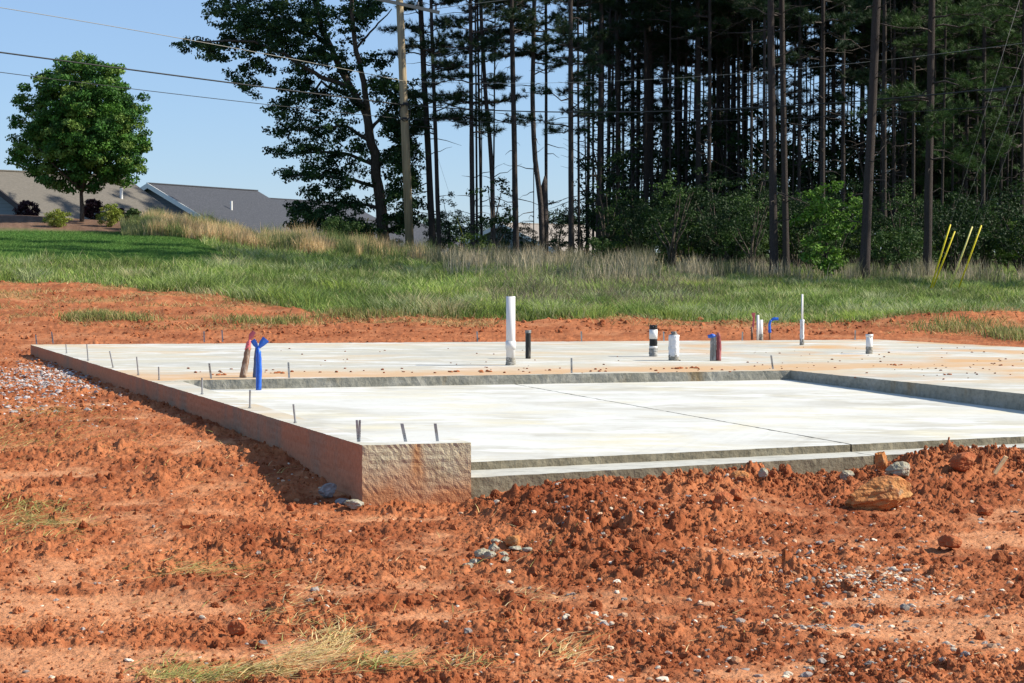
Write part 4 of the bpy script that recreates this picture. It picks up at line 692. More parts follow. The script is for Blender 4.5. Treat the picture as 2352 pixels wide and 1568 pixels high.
def house(label, apx, apy, AD, bpx, bpy_, wid, pitch, M_roof, M_wall_, M_edge, hip=0., zlow=.8, vent=None, ov=.45):
    A = at(apx, apy, AD); zr = A[2]; B = onz(bpx, bpy_, zr) if abs(bpy_ - 579) > 1 and zr > CAMZ and bpy_ < 579 else at(bpx, bpy_, AD + 12); B[2] = zr
    u = B - A; Lr = np.linalg.norm(u); u /= Lr; pr = np.array([u[1], -u[0], 0]); e = empty('house', (A[0], A[1], zlow), label, 'house'); O = np.array(e.location); W2 = wid / 2; dz = W2 * pitch
    def add(nm, V, Fc, mt, par=e, loc=True):
        m = mesh(nm, np.asarray(V) - (O if par is e else O), Fc, mt); return obj(nm, m, par)
    up = np.array([0, 0, 1.]); th = .16
    # walls
    a0 = A + u * ov; b0 = B - u * (ov + hip); c = [a0 + pr * (W2 - ov), a0 - pr * (W2 - ov), b0 - pr * (W2 - ov), b0 + pr * (W2 - ov)]
    ze = zr - dz + ov * pitch - .1; V = []
    for q in c: V += [[q[0], q[1], zlow - .3], [q[0], q[1], ze]]
    V += [[a0[0], a0[1], zr - .12], [b0[0], b0[1], zr - .12 if hip == 0 else ze]]
    mb = MB(); mb.add(V, [[1, 8, 3], [7, 5, 9]], [[0, 1, 3, 2], [2, 3, 5, 4], [4, 5, 7, 6], [6, 7, 1, 0]]); obj('wall', mb.mesh('wall', M_wall_, origin=O), e)
    # roof: two thick planes plus hip end
    mb = MB()
    Bh = B - u * hip; e1 = A + pr * W2 - up * dz; e2 = A - pr * W2 - up * dz; f1 = B + pr * W2 - up * dz; f2 = B - pr * W2 - up * dz
    for (p, q, s, t) in ((A, e1, f1, Bh), (Bh, f2, e2, A)):
        V = np.array([p, q, s, t]); mb.add(np.concatenate([V, V - up * th]), None, [[3, 2, 1, 0], [4, 5, 6, 7], [0, 1, 5, 4], [1, 2, 6, 5], [2, 3, 7, 6], [3, 0, 4, 7]])
    if hip: V = np.array([Bh, f1, f2]) + up * .003; mb.add(V, [[0, 1, 2]])
    ro = obj('roof', mb.mesh('roof', M_roof, origin=O), e)
    # rake boards
    for q in (e1, e2):
        mb = MB(); a = A - u * .03; b = q - u * .03; V = [a, b, b - up * .26, a - up * .26]; V = np.array(V + [v - u * .05 for v in V]); mb.add(V, None, [[0, 1, 2, 3], [7, 6, 5, 4], [0, 4, 5, 1], [1, 5, 6, 2], [2, 6, 7, 3], [3, 7, 4, 0]]); obj('rake_board', mb.mesh('rake_board', M_edge, origin=O), e)
    mb = MB()
    for t_ in np.linspace(.02, .98, 30):
        p = A + (Bh - A) * t_; mb.add(*box(p + up * .0, (Lr / 29, .22, .05), rotz(math.atan2(u[1], u[0]))))
    obj('ridge_cap', mb.mesh('ridge_cap', M_roof, origin=O), ro)
    if vent:
        for (t_, s_) in vent:
            p = A + (Bh - A) * t_ + pr * s_ - up * s_ * pitch; mb = MB(); mb.add(*tube([p - up * .1, p + up * .45], .07, 10)); obj('vent_stack', mb.mesh('vent_stack', M_trim, origin=O), ro)
    return e
house('tan shingled house roof with pale gable behind the maple tree', -60, 388, 80, 285, 404, 11, .55, M_roofb, M_sid1, M_fascia, vent=[(.75, 2.0)])
house('dark grey shingled house with white rake trim in the middle distance', 340, 420, 97, 590, 437, 11, .55, M_roofg, M_sid2, M_trim, hip=0, vent=[(.38, 2.3)])
house('low dark grey roof just right of the larger grey house', 575, 452, 124, 800, 466, 10, .5, M_roofg, M_sid2, M_trim)
house('grey roof glimpsed behind the oak trunk', 780, 503, 112, 960, 508, 10, .45, M_roofg, M_sid2, M_fascia)
house('tan roof glimpsed between the pine trunks', 1150, 511, 120, 1340, 517, 10, .45, mat('tan_shingle', (.22, .19, .17), .9, noise=[(6, (.3, .27, .24), .4, .65)]), M_sid1, M_trim)
# ------------------------------------------------------------------ leaves
def leafset(P, Nn, size, col, r, asp=.62):
    """diamond leaves at P with rough normals Nn"""
    n = len(P); N_ = Nn + r.normal(0, .75, (n, 3)); N_ /= np.linalg.norm(N_, axis=1)[:, None] + 1e-9; t = r.normal(0, 1, (n, 3)); U = np.cross(N_, t); U /= np.linalg.norm(U, axis=1)[:, None] + 1e-9; W_ = np.cross(N_, U)
    s = size * r.uniform(.6, 1.25, n)[:, None]; a = P - U * s / 2; b = P + W_ * s * asp / 2; c = P + U * s / 2 - N_ * s * .15; d = P - W_ * s * asp / 2
    V = np.stack([a, b, c, d], 1).reshape(-1, 3); Q = (np.arange(n) * 4)[:, None] + np.array([[0, 1, 2, 3]]); return V, Q, np.repeat(col, 4, 0)
def limb(m, P, R, n=7): m.add(*tube(P, R, n))
def wig(P, k, amp, r):
    P = np.asarray(P, float); idx = np.linspace(0, len(P) - 1, k); Q = np.stack([np.interp(idx, np.arange(len(P)), P[:, a]) for a in range(3)], 1); Q[1:-1] += r.normal(0, amp, (k - 2, 3)); return Q
def cluster_leaves(cent, rad, per, size, cols, seed, center=None, up=.5):
    rr = np.random.RandomState(seed); n = len(cent); R = np.repeat(np.broadcast_to(rad, (n,)), per); C_ = np.repeat(cent, per, 0); o = rr.normal(0, 1, (n * per, 3)); o /= np.linalg.norm(o, axis=1)[:, None] + 1e-9
    o *= (rr.uniform(0, 1, (n * per, 1)) ** .45); P = C_ + o * R[:, None] * np.array([1, 1, .62]); nm = o * .7 + np.array([0, 0, up]); base = np.array(cols)[rr.randint(0, len(cols), n)]; col = np.repeat(base, per, 0) * rr.uniform(.7, 1.3, (n * per, 1))
    return leafset(P, nm, size, col, rr)
def finish_tree(name, root, wood, leaf, M_w, M_l, O):
    if wood: obj('trunk', wood.mesh(name + '_trunk', M_w, True, O), root)
    if leaf: obj('crown', leaf.mesh(name + '_crown', M_l, False, O), root)
# maple on the mulch rise
rr = np.random.RandomState(5); D = 66.; s = D / F; base = at(188, 503, D); base[2] = gz(base[0], base[1]) - .05; root = empty('maple_tree', base, 'round leafy maple tree standing alone on the mulch bed at left', 'tree')
fork = at(188, 440, D); m = MB(); limb(m, wig([base, base + (fork - base) * .5, fork, at(196, 380, D), at(190, 300, D), at(185, 200, D)], 9, .02, rr), np.linspace(.085, .02, 9), 10)
for a in [(150, 390), (240, 385), (120, 330), (260, 300), (210, 250), (150, 260), (285, 350), (90, 340)]:
    dd = D + rr.uniform(-1.5, 1.5); limb(m, wig([fork, at((188 + a[0]) / 2, (440 + a[1]) / 2, (D + dd) / 2), at(*a, dd)], 5, .05, rr), np.linspace(.055, .012, 5), 6)
cc = []
while len(cc) < 760:
    v = rr.normal(0, 1, 3); v /= np.linalg.norm(v); v *= rr.uniform(.62, 1.0) if rr.uniform() < .8 else rr.uniform(.2, .6); px = 186 + v[0] * 148; py = 300 - v[2] * (168 if v[2] > 0 else 128)
    if v[2] < 0: px = 186 + v[0] * 150 * (1 - .28 * v[2])
    if v[2] > 0: px = 186 + v[0] * 148 * (1 - .12 * v[2]) + (15 if rr.uniform() < .5 else -5) * v[2]
    cc.append(at(px, py, D + v[1] * 2.0))
for _ in range(46):
    t_ = rr.uniform(0, 6.28); cc.append(at(184 + math.cos(t_) * rr.uniform(140, 164), 292 - math.sin(t_) * rr.uniform(140, 172 if math.sin(t_) > 0 else 146), D + rr.normal(0, .6)))
for a in [(165, 150), (190, 140), (215, 148), (120, 175), (280, 200), (300, 235), (60, 200), (50, 225), (325, 390), (330, 345), (40, 340), (35, 365), (300, 410), (110, 420), (140, 425), (270, 420), (180, 155), (150, 165)]:
    for _ in range(2): cc.append(at(a[0] + rr.normal(0, 6), a[1] + rr.normal(0, 6), D + rr.normal(0, .5)))
lf = MB(); V, Q, c = cluster_leaves(np.array(cc), .27, 100, .112, [[.05, .14, .022], [.09, .21, .03], [.035, .10, .018], [.15, .24, .05], [.06, .15, .03]], 6); lf.add(V, None, Q, c); finish_tree('maple', root, m, lf, M_bark2, M_leaf, base)
# oak by the pole
rr = np.random.RandomState(15); D = 75.; base = at(886, 585, D); base[2] = gz(base[0], base[1]) - .1; root = empty('oak_tree', base, 'large spreading dark broadleaf tree left of the utility pole, leaning left', 'tree'); m = MB()
def pt(L, dd=0): return [at(a, b, D + dd * i / max(1, len(L) - 1)) for i, (a, b) in enumerate(L)]
def lb(L, r0, r1, dd=0, n=8): P = wig(pt(L, dd), 3 * len(L), .03, rr); limb(m, P, np.linspace(r0, r1, len(P)), n)
lb([(886, 590), (880, 520), (868, 430), (858, 340), (842, 262)], .26, .17, 0, 10)
lb([(842, 265), (800, 195), (760, 110), (730, 40), (705, -60)], .15, .08, 1); lb([(846, 270), (832, 170), (815, 90), (800, -60)], .13, .07, -1); lb([(802, 200), (730, 175), (650, 120), (570, 90), (450, 95)], .10, .03, -2)
lb([(845, 262), (790, 215), (740, 190), (690, 230), (650, 250)], .08, .02, 2); lb([(855, 330), (800, 290), (740, 290), (680, 300)], .08, .02, -1.5); lb([(862, 380), (790, 350), (700, 350), (630, 355)], .08, .02, 1); lb([(868, 430), (800, 410), (720, 400), (650, 405)], .08, .02, -1)
lb([(875, 480), (820, 465), (750, 480), (690, 500)], .07, .02, 1); lb([(850, 300), (900, 240), (950, 200)], .08, .02, 1); lb([(862, 380), (920, 340), (960, 300)], .07, .02, -1); lb([(872, 470), (930, 440), (980, 420)], .06, .02, 1); lb([(760, 110), (700, 60), (620, 30), (520, 20)], .08, .02, 1); lb([(820, 110), (860, 60), (900, 20)], .05, .02, 0)
EL = [(520, 20, 62, 40), (600, 30, 70, 50), (680, 40, 60, 50), (560, 95, 60, 26), (450, 100, 40, 13), (480, 110, 40, 14), (500, 128, 26, 10), (640, 100, 60, 30), (565, 185, 34, 26), (590, 150, 36, 26), (740, 50, 50, 45), (820, 40, 50, 40), (855, 15, 50, 30), (720, 110, 50, 30), (700, 160, 45, 26), (770, 130, 35, 20), (690, 200, 46, 24), (660, 230, 36, 22), (740, 225, 50, 30), (800, 235, 30, 26), (655, 262, 30, 14), (860, 140, 40, 16), (890, 200, 50, 30), (930, 235, 40, 30), (700, 290, 46, 22), (650, 300, 26, 12), (770, 300, 50, 30), (640, 352, 26, 9), (700, 340, 46, 22), (770, 360, 50, 24), (660, 402, 26, 9), (720, 395, 50, 20), (790, 410, 50, 24), (730, 440, 46, 16), (700, 490, 34, 14), (760, 470, 50, 20), (815, 470, 40, 22), (670, 515, 24, 7), (740, 505, 40, 10), (900, 290, 36, 36), (940, 330, 30, 40), (905, 370, 34, 34), (950, 400, 24, 30), (910, 440, 34, 26), (950, 470, 30, 26), (960, 280, 22, 30), (800, 520, 26, 14), (905, 500, 26, 18), (720, 505, 50, 18), (790, 505, 46, 26), (840, 520, 30, 26), (690, 480, 34, 16), (760, 530, 40, 18), (930, 520, 26, 20), (780, 545, 20, 14), (640, 70, 60, 40), (560, 60, 50, 30), (780, 180, 30, 20), (830, 340, 26, 22)]
cc = []
for (a, b, sx, sy) in EL:
    for _ in range(int((5 + sx * sy / 62) * (1.7 if a > 840 and b > 180 else 1.25))):
        v = rr.normal(0, .55, 2); cc.append(at(a + v[0] * sx, b + v[1] * sy, D + rr.normal(0, 1.3)))
for _ in range(90): cc.append(at(rr.uniform(430, 900), rr.uniform(-150, -10), D + rr.normal(0, 2)))
cc = np.array(cc); cc = cc[(cc[:, 2] < 20)]
lf = MB(); V, Q, c = cluster_leaves(cc, .27, 40, .13, [[.020, .052, .016], [.030, .072, .018], [.014, .036, .012], [.055, .10, .025]], 16); lf.add(V, None, Q, c); finish_tree('oak', root, m, lf, M_bark2, M_leaf, base)
print('leaf clusters', len(cc))
# ------------------------------------------------------------------ pines
def needle_tufts(P, Dr, r, nn=14, L=.2, wd=.012, col=(.02, .045, .016)):
    n = len(P); Dd = np.repeat(Dr, nn, 0) + r.normal(0, .55, (n * nn, 3)); Dd /= np.linalg.norm(Dd, axis=1)[:, None]; PP = np.repeat(P, nn, 0) + Dd * .01; LL = L * r.uniform(.7, 1.15, (n * nn, 1))
    S = np.cross(Dd, r.normal(0, 1, (n * nn, 3))); S /= np.linalg.norm(S, axis=1)[:, None] + 1e-9; a = PP - S * wd / 2; b = PP + S * wd / 2; c = PP + Dd * LL
    V = np.stack([a, b, c], 1).reshape(-1, 3); T = np.arange(n * nn * 3).reshape(-1, 3); cl = np.repeat(np.asarray(col) * r.uniform(.6, 1.5, (n, 1)), nn * 3, 0); return V, T, cl
def pine_crown(seed, z0, ncol=(.02, .045, .016), ztop=19., zvis=13.0, nb=18, dead0=1.5, ndead=14, blen=2.2, hang=0.):
    """limbs + needles of a pine about its own axis; returns (limbs MB, needles MB)"""
    r = np.random.RandomState(seed); m = MB(); nd = MB(); m.add(*tube([[0, 0, 0], [0, 0, ztop]], .02, 4))
    for i in range(ndead):
        z = r.uniform(dead0, z0 + 4); a = r.uniform(0, 6.28); L = r.uniform(.3, 1.6); d = np.array([math.cos(a), math.sin(a), r.uniform(-.2, .5)]); P = wig([[0, 0, z], d * L * .5 + [0, 0, z], d * L + [0, 0, z + r.uniform(-.2, .1)]], 5, .03, r); m.add(*tube(P, np.linspace(.02, .004, 5), 4))
    zs = np.concatenate([z0 + (zvis - z0) * r.uniform(0, 1, nb) ** .9, r.uniform(zvis, ztop, 20)])
    for z in zs:
        big = z > zvis; a = r.uniform(0, 6.28); f = 1 - max(0, (z - 10)) / (ztop - 8) * .7; L = blen * r.uniform(.55, 1.15) * f; rise = r.uniform(-.15, .5); d = np.array([math.cos(a), math.sin(a), 0])
        P = wig([[0, 0, z], d * L * .5 + [0, 0, z + rise * L * .3 - hang * .2], d * L + [0, 0, z + rise * L * .6 - hang]], 6, .05, r); m.add(*tube(P, np.linspace(.03, .008, 6), 4)); TP_ = []; TD_ = []
        nt_ = 14 if big else 17
        for k in range(nt_):
            t = r.uniform(.3, 1) ; q = P[0] + 0; j = t * 5; i0 = min(int(j), 4); q = P[i0] + (P[i0 + 1] - P[i0]) * (j - i0); td = d * r.uniform(.2, 1) + r.normal(0, .5, 3); td[2] = abs(td[2]) * .4 + .1; td /= np.linalg.norm(td); l2 = r.uniform(.15, .6) * (1.15 - t * .5); e_ = q + td * l2
            if not big: m.add(*tube([q, (q + e_) / 2 + r.normal(0, .02, 3), e_], [.008, .006, .004], 3, False))
            for g in ((1, .75, .5) if not big else (1,)): TP_.append(q + td * l2 * g + r.normal(0, .03, 3)); TD_.append(td)
        V, T, c = needle_tufts(np.array(TP_), np.array(TD_), r, 10 if big else 20, .34 if big else .20, .06 if big else .014, ncol); nd.add(V, T, None, c)
    return m, nd
CR = []
for i, (z0, nb, nde, bl, hg) in enumerate([(4.0, 22, 10, 2.0, 0), (6.5, 18, 16, 1.9, .1), (8.0, 14, 22, 1.7, .1), (5.2, 26, 12, 2.2, .2), (3.4, 30, 8, 2.3, .4), (7.2, 22, 18, 1.6, 0), (5.8, 24, 26, 1.5, .1)]):
    a, b = pine_crown(500 + i, z0, nb=nb, ndead=nde, blen=bl, hang=hg); CR.append((a.mesh('pine_limbs', M_bark, True), b.mesh('pine_needles', M_needle)))
for i, (z0, nb, bl, hg) in enumerate([(2.6, 34, 2.3, .5), (4.0, 26, 2.0, .3), (5.5, 9, 1.0, .1), (6.8, 13, 1.2, .1)]):
    a, b = pine_crown(520 + i, z0, (.055, .105, .028) if i < 2 else (.02, .045, .016), zvis=13.0, nb=nb, ndead=6 if i < 2 else 26, blen=bl, hang=hg); CR.append((a.mesh('pine_limbs', M_bark, True), b.mesh('pine_needles', M_needle)))
TR = []
for i in range(6):
    r = np.random.RandomState(600 + i); z = np.linspace(-.4, 19, 22); P = np.stack([np.cumsum(r.normal(0, .022, 22)), np.cumsum(r.normal(0, .022, 22)), z], 1); P[:, :2] -= P[1, :2]; P[:, :2] *= np.clip((z + .4) / 3, 0, 1)[:, None]
    R = np.interp(z, [-.4, .1, 1, 19], [1.35, 1.15, 1.0, .45]); m = MB(); V, T, Q = tube(P, np.ones(22), 12); ctr = np.repeat(P, 12, 0); V[:264, :2] = ctr[:, :2] + (V[:264, :2] - ctr[:, :2]) * (np.repeat(R, 12) * (1 + r.normal(0, .05, 264)))[:, None]; m.add(V, T, Q); TR.append(m.mesh('pine_trunk', M_bark, True))
PG = 'pines of the dense wood'
def pine(px, pxt, D, wpx, crown, seed, label, group=None, path=None, sc=1., x=None):
    """px at base, pxt where the trunk leaves the top of the picture, wpx width there"""
    r = np.random.RandomState(seed); bx = (px - CX) / F * D if x is None else x; z = gz(bx, D); root = empty('pine_tree', (bx, D, z), label, 'tree', group)
    hz = at(px, 0, D)[2] - z; lean = (pxt - px) / F * D / hz if x is None else r.normal(0, .015); root.rotation_euler = (r.normal(0, .01), math.atan(lean), 0)
    rad = wpx / 2 / F * D * .95
    if path:
        P = np.array([at(a, b, D) for a, b in path]) - np.array([bx, D, z]); P[0, 2] = -.3; ext = P[-1] + (P[-1] - P[-2]) / np.linalg.norm(P[-1] - P[-2]) * 9; P = np.concatenate([P, [ext]]); k = 24; zz = np.linspace(-.3, P[-1, 2], k); PP = np.stack([np.interp(zz, P[:, 2], P[:, 0]), r.normal(0, .01, k), zz], 1)
        m = MB(); m.add(*tube(PP, rad * np.linspace(1.2, .5, k), 10)); root.rotation_euler = (0, 0, 0); obj('trunk', m.mesh('pine_trunk', M_bark, True), root)
        zz2 = 5.5; off = float(np.interp(9, P[:, 2], P[:, 0]))
    else:
        t = obj('trunk', TR[seed % 6], root); t.scale = (rad / 1.0, rad / 1.0, sc); t.rotation_euler.z = 0; off = 0
        # keep the template's wander in metres small: template path is in units scaled with the trunk
    if crown is not None:
        for nm, me in zip(('limbs', 'crown'), CR[crown]):
            o = obj(nm, me, root, (off, 0, 0)); rz = r.uniform(0, 6.28) if nm == 'limbs' else rz
            o.rotation_euler.z = rz; o.scale = (1, 1, sc)
    return root
LEFTP = [
 (996, 967, 74, 16.5, 1, 'thick pine just right of the utility pole', None), (1010, 991, 73, 10.5, 0, 'slimmer pine right behind the thick pine by the utility pole', None),
 (1086, 1081, 72, 12, 0, 'straight thick trunk of the second pine group right of the pole', None), (1096, 1092, 77, 5.5, 2, 'very thin pine pressed between two thicker trunks of the left cluster', None),
 (1107, 1097, 76, 6.5, 3, 'thin pine crossing behind the bent trunk of the left cluster', None), (1133, 1103, 74, 10.5, 3, 'bent pine whose trunk bows right near the ground', [(1133, 575), (1132, 520), (1131, 420), (1126, 330), (1117, 240), (1111, 150), (1106, 60), (1104, 0)]),
 (1132, 1138, 77, 4.5, 2, 'hair thin bare trunk rising from behind the bent pine', None), (1186, 1175, 72, 14, 5, 'straight isolated pine with open sky on both sides', None),
 (1246, 1227, 73, 12, 1, 'pine with an S shaped lower trunk', [(1246, 575), (1243, 480), (1238, 430), (1230, 380), (1225, 300), (1223, 220), (1225, 120), (1227, 0)]), (1254, 1253, 74, 8.5, 5, 'narrow straight pine right of the S shaped pine', None),
 (1312, 1310, 70, 14, 0, 'straight pine at the left margin of the dense wood', None), (1330, 1326, 76, 6.5, 2, 'thin pine close right of the margin pine', None)]
for i, (a, b, D, wd, cr, lab, path) in enumerate(LEFTP): pine(a, b, D, wd, cr, 20 + i, lab, None, path)
# broken stump against the narrow pine
p = at(1250, 575, 73.4); z = gz(p[0], p[1]); m = MB(); m.add(*tube([[0, 0, -.2], [.02, 0, 1.5], [0, 0, 2.9], [.03, 0, 3.3]], [.17, .15, .13, .03], 9)); o = obj('tree_stump', m.mesh('tree_stump', M_bark, True), None, (p[0], p[1], z)); tag(o, 'thick broken trunk stub standing against the narrow straight pine', 'stump')
FRONT = [(1778, 1767, 54, 20, 2, 'stout pale barked pine, left one of the two stout pines at the wood edge'), (1806, 1791, 57, 16, 5, 'stout pine half hidden close behind the pale barked pine'), (1984, 2008, 52, 24, 2, 'stoutest pine at the edge of the wood, leaning right with a flared foot'), (2129, 2137, 54, 20, 7, 'bushy pine with drooping green boughs left of the yellow guy markers'), (1888, 1884, 62, 13, 6, 'straight slim pine midway between the two stout edge pines')]
for i, (a, b, D, wd, cr, lab) in enumerate(FRONT): pine(a, b, D, wd, cr, 60 + i, lab)
MID = [(1362, 1362, 6), (1374, 1378, 13.5), (1395, 1401, 8), (1420, 1415, 11), (1432, 1431, 4.5), (1454, 1451, 10.5), (1465, 1468, 6), (1481, 1479, 8.5), (1497, 1492, 9.5), (1527, 1525, 14), (1555, 1549, 12), (1563, 1565, 4.5), (1605, 1599, 15), (1627, 1627, 10.5), (1646, 1645, 6.5), (1658, 1656, 6), (1674, 1671, 9.5), (1698, 1693, 9.5), (1708, 1709, 5), (1724, 1722, 7), (1738, 1738, 4.5), (1754, 1752, 9),
 (1834, 1832, 9.5), (1913, 1911, 12), (1935, 1932, 11), (1957, 1959, 5.5), (1976, 1979, 11), (2030, 2026, 13), (2052, 2048, 10), (2076, 2078, 6.5), (2096, 2094, 9), (2160, 2165, 7), (2186, 2184, 6.5), (2200, 2199, 5), (2240, 2239, 7.5), (2270, 2272, 6.5), (2296, 2295, 8.5), (2311, 2308, 6), (2330, 2331, 6.5), (2345, 2340, 9), (2215, 2219, 9), (2256, 2254, 11)]
rr = np.random.RandomState(44)
ML = {1374: 'first thick pine right of the margin pine of the wood', 1420: 'second thick pine right of the margin pine of the wood', 1454: 'third thick pine right of the margin pine of the wood', 1527: 'thick pine roughly midway between the margin pine and the pale barked pine', 1555: 'thick pine close right of the midway thick pine', 1605: 'thickest dark pine left of the pale barked pine', 1913: 'dark pine just right of the straight slim pine', 1935: 'second dark pine right of the straight slim pine', 1976: 'dark pine touching the left side of the leaning stoutest pine', 2030: 'dark pine close right of the leaning stoutest pine', 2052: 'second dark pine right of the leaning stoutest pine', 2256: 'dark pine above the tops of the yellow guy tubes', 2345: 'dark pine at the right edge of the photo'}
for i, (a, b, wd) in enumerate(MID):
    D = float(84 - (a - 1400) * .009 + rr.uniform(-6, 8) + (4 if wd < 7 else -3)); pine(a, b, D, wd, [2, 9, 5, 9, 10, 2, 9][i % 7] if a < 2100 else [7, 8, 5, 8, 7][i % 5], 100 + i, ML.get(a, 'slender dark pine trunk among many in the thick of the wood'), PG)
for i in range(55):
    px = rr.uniform(1345, 2400); D = rr.uniform(74, 100); pine(px, px + rr.normal(0, 14), D, rr.uniform(.05, .10) / D * F, [9, 10, 9, 2][i % 4], 900 + i, 'slender dark pine trunk among many in the thick of the wood', PG)
for i in range(122):
    px = rr.uniform(1340, 2420) if i % 4 else rr.uniform(2060, 2420); D = rr.uniform(80, 95 + 24 * sstep(1500, 1900, px)); pine(px, px + rr.normal(0, 6), D, rr.uniform(.08, .22) / D * F, [9, None, 10, None, 2][i % 5] if px < 2060 else [7, 8, 4, 8][i % 4], 200 + i, 'slender dark pine trunk among many in the thick of the wood', PG)
for i in range(34):                                                            # wood goes on to the right of the view
    D = rr.uniform(70, 95) if i > 6 else rr.uniform(48.5, 53); x = D * .275 + rr.uniform(1.0, 26); pine(0, 0, D, rr.uniform(.2, .34) / D * F, rr.randint(0, 7), 400 + i, 'slender dark pine trunk among many in the thick of the wood', PG, x=x)
# ------------------------------------------------------------------ understorey shrubs
def shrub_mesh(seed, h, wdt, ncl, per, size, cols, rad=.22, stems=5, low=.15):
    r = np.random.RandomState(seed); cc = []
    while len(cc) < ncl:
        v = r.uniform(-1, 1, 3)
        if np.linalg.norm(v) > 1: continue
        cc.append([v[0] * wdt / 2, v[1] * wdt / 2, h * (low + (1 - low) * (v[2] * .5 + .5))])
    cc = np.array(cc); m = MB()
    for i in range(stems):
        t = cc[r.randint(len(cc))]; m.add(*tube(wig([[r.normal(0, .05), r.normal(0, .05), -.1], t * [.3, .3, .5], t], 5, .04, r), np.linspace(.03, .008, 5) * (h / 2.5), 5))
    V, Q, c = cluster_leaves(cc, rad, per, size, cols, seed + 1); lf = MB(); lf.add(V, None, Q, c); return m.mesh('shrub_stem', M_bark2, True), lf.mesh('shrub_foliage', M_leaf)
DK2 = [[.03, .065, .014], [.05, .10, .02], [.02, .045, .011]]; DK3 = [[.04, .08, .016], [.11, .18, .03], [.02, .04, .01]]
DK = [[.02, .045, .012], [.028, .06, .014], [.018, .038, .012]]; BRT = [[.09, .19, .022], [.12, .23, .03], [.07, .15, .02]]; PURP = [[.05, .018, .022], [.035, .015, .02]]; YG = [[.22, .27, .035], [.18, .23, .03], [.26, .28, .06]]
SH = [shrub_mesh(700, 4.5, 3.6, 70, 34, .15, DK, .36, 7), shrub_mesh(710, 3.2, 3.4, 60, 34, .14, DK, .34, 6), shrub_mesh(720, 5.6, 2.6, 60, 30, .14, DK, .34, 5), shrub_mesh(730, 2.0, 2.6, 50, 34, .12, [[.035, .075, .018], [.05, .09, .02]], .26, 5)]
SH += [shrub_mesh(731, 4.2, 2.2, 34, 40, .12, DK2, .30, 9), shrub_mesh(732, 2.6, 2.8, 30, 34, .17, DK3, .34, 8), shrub_mesh(733, 5.0, 1.8, 26, 30, .11, DK2, .30, 7)]
def shrub(px, D, proto, sc, label, group=None, name='shrub', x=None, seed=0):
    bx = (px - CX) / F * D if x is None else x; root = empty(name, (bx, D, gz(bx, D)), label, 'shrub', group); root.scale = (sc, sc, sc); root.rotation_euler.z = (px * 1.7 + seed) % 6.28
    for nm, me in zip(('stems', 'foliage'), proto): obj(nm, me, root)
    return root
UG = 'dark shrubs under the pines'
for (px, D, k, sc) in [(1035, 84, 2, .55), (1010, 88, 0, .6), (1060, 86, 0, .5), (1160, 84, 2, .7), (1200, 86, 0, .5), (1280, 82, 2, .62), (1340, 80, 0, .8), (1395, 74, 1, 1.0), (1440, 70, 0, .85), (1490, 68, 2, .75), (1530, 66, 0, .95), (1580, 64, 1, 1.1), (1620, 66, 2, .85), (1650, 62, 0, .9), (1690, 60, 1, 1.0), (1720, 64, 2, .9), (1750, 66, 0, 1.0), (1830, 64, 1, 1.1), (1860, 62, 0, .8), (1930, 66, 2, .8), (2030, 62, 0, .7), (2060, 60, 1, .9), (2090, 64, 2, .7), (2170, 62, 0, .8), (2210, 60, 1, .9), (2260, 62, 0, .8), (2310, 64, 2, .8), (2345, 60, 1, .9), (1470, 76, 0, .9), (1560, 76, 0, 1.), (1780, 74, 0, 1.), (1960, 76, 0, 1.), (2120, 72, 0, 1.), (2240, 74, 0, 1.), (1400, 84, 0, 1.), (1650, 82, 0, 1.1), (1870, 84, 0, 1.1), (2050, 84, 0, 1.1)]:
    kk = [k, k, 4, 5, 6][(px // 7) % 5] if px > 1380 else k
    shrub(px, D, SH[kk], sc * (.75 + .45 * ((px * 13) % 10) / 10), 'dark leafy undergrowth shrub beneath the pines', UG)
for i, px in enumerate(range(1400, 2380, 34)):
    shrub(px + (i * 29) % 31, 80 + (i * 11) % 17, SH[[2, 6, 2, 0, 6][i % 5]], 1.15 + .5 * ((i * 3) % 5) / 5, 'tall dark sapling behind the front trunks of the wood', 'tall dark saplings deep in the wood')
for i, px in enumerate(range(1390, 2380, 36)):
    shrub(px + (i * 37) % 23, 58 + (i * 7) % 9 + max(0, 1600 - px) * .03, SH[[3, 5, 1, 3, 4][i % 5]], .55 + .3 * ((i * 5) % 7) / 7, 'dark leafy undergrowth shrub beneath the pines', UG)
for px, D_, sc in [(1000, 78, .5), (1150, 79, .5), (1215, 80, .45), (1290, 79, .5), (905, 77, .4), (840, 78, .45)]: shrub(px, D_, SH[3], sc, 'small dark bush low between the left pine trunks', 'small dark bushes between the left pine trunks')
BR = shrub_mesh(740, 3.0, 2.1, 60, 36, .13, BRT, .26, 5)  # sunlit brightness of this clump is put into its leaf colour
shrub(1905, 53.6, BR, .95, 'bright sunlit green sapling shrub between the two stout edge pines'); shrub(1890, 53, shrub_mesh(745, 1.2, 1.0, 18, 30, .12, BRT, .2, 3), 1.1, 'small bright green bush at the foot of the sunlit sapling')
shrub(1085, 66, shrub_mesh(750, 1.0, 1.7, 30, 36, .09, [[.10, .15, .03], [.07, .12, .025]], .18, 4), 1., 'low yellow green bush in the grass before the left pine cluster'); shrub(795, 66, SH[3], .7, 'ragged dark bush at the foot of the oak tree')
shrub(2080, 56, SH[3], .8, 'low dark green bush at the wood edge left of the bushy pine'); shrub(1130, 70, shrub_mesh(755, 3.2, 1.6, 22, 26, .12, DK, .24, 6), 1.1, 'spindly sapling with feathery side shoots left of the isolated pine')
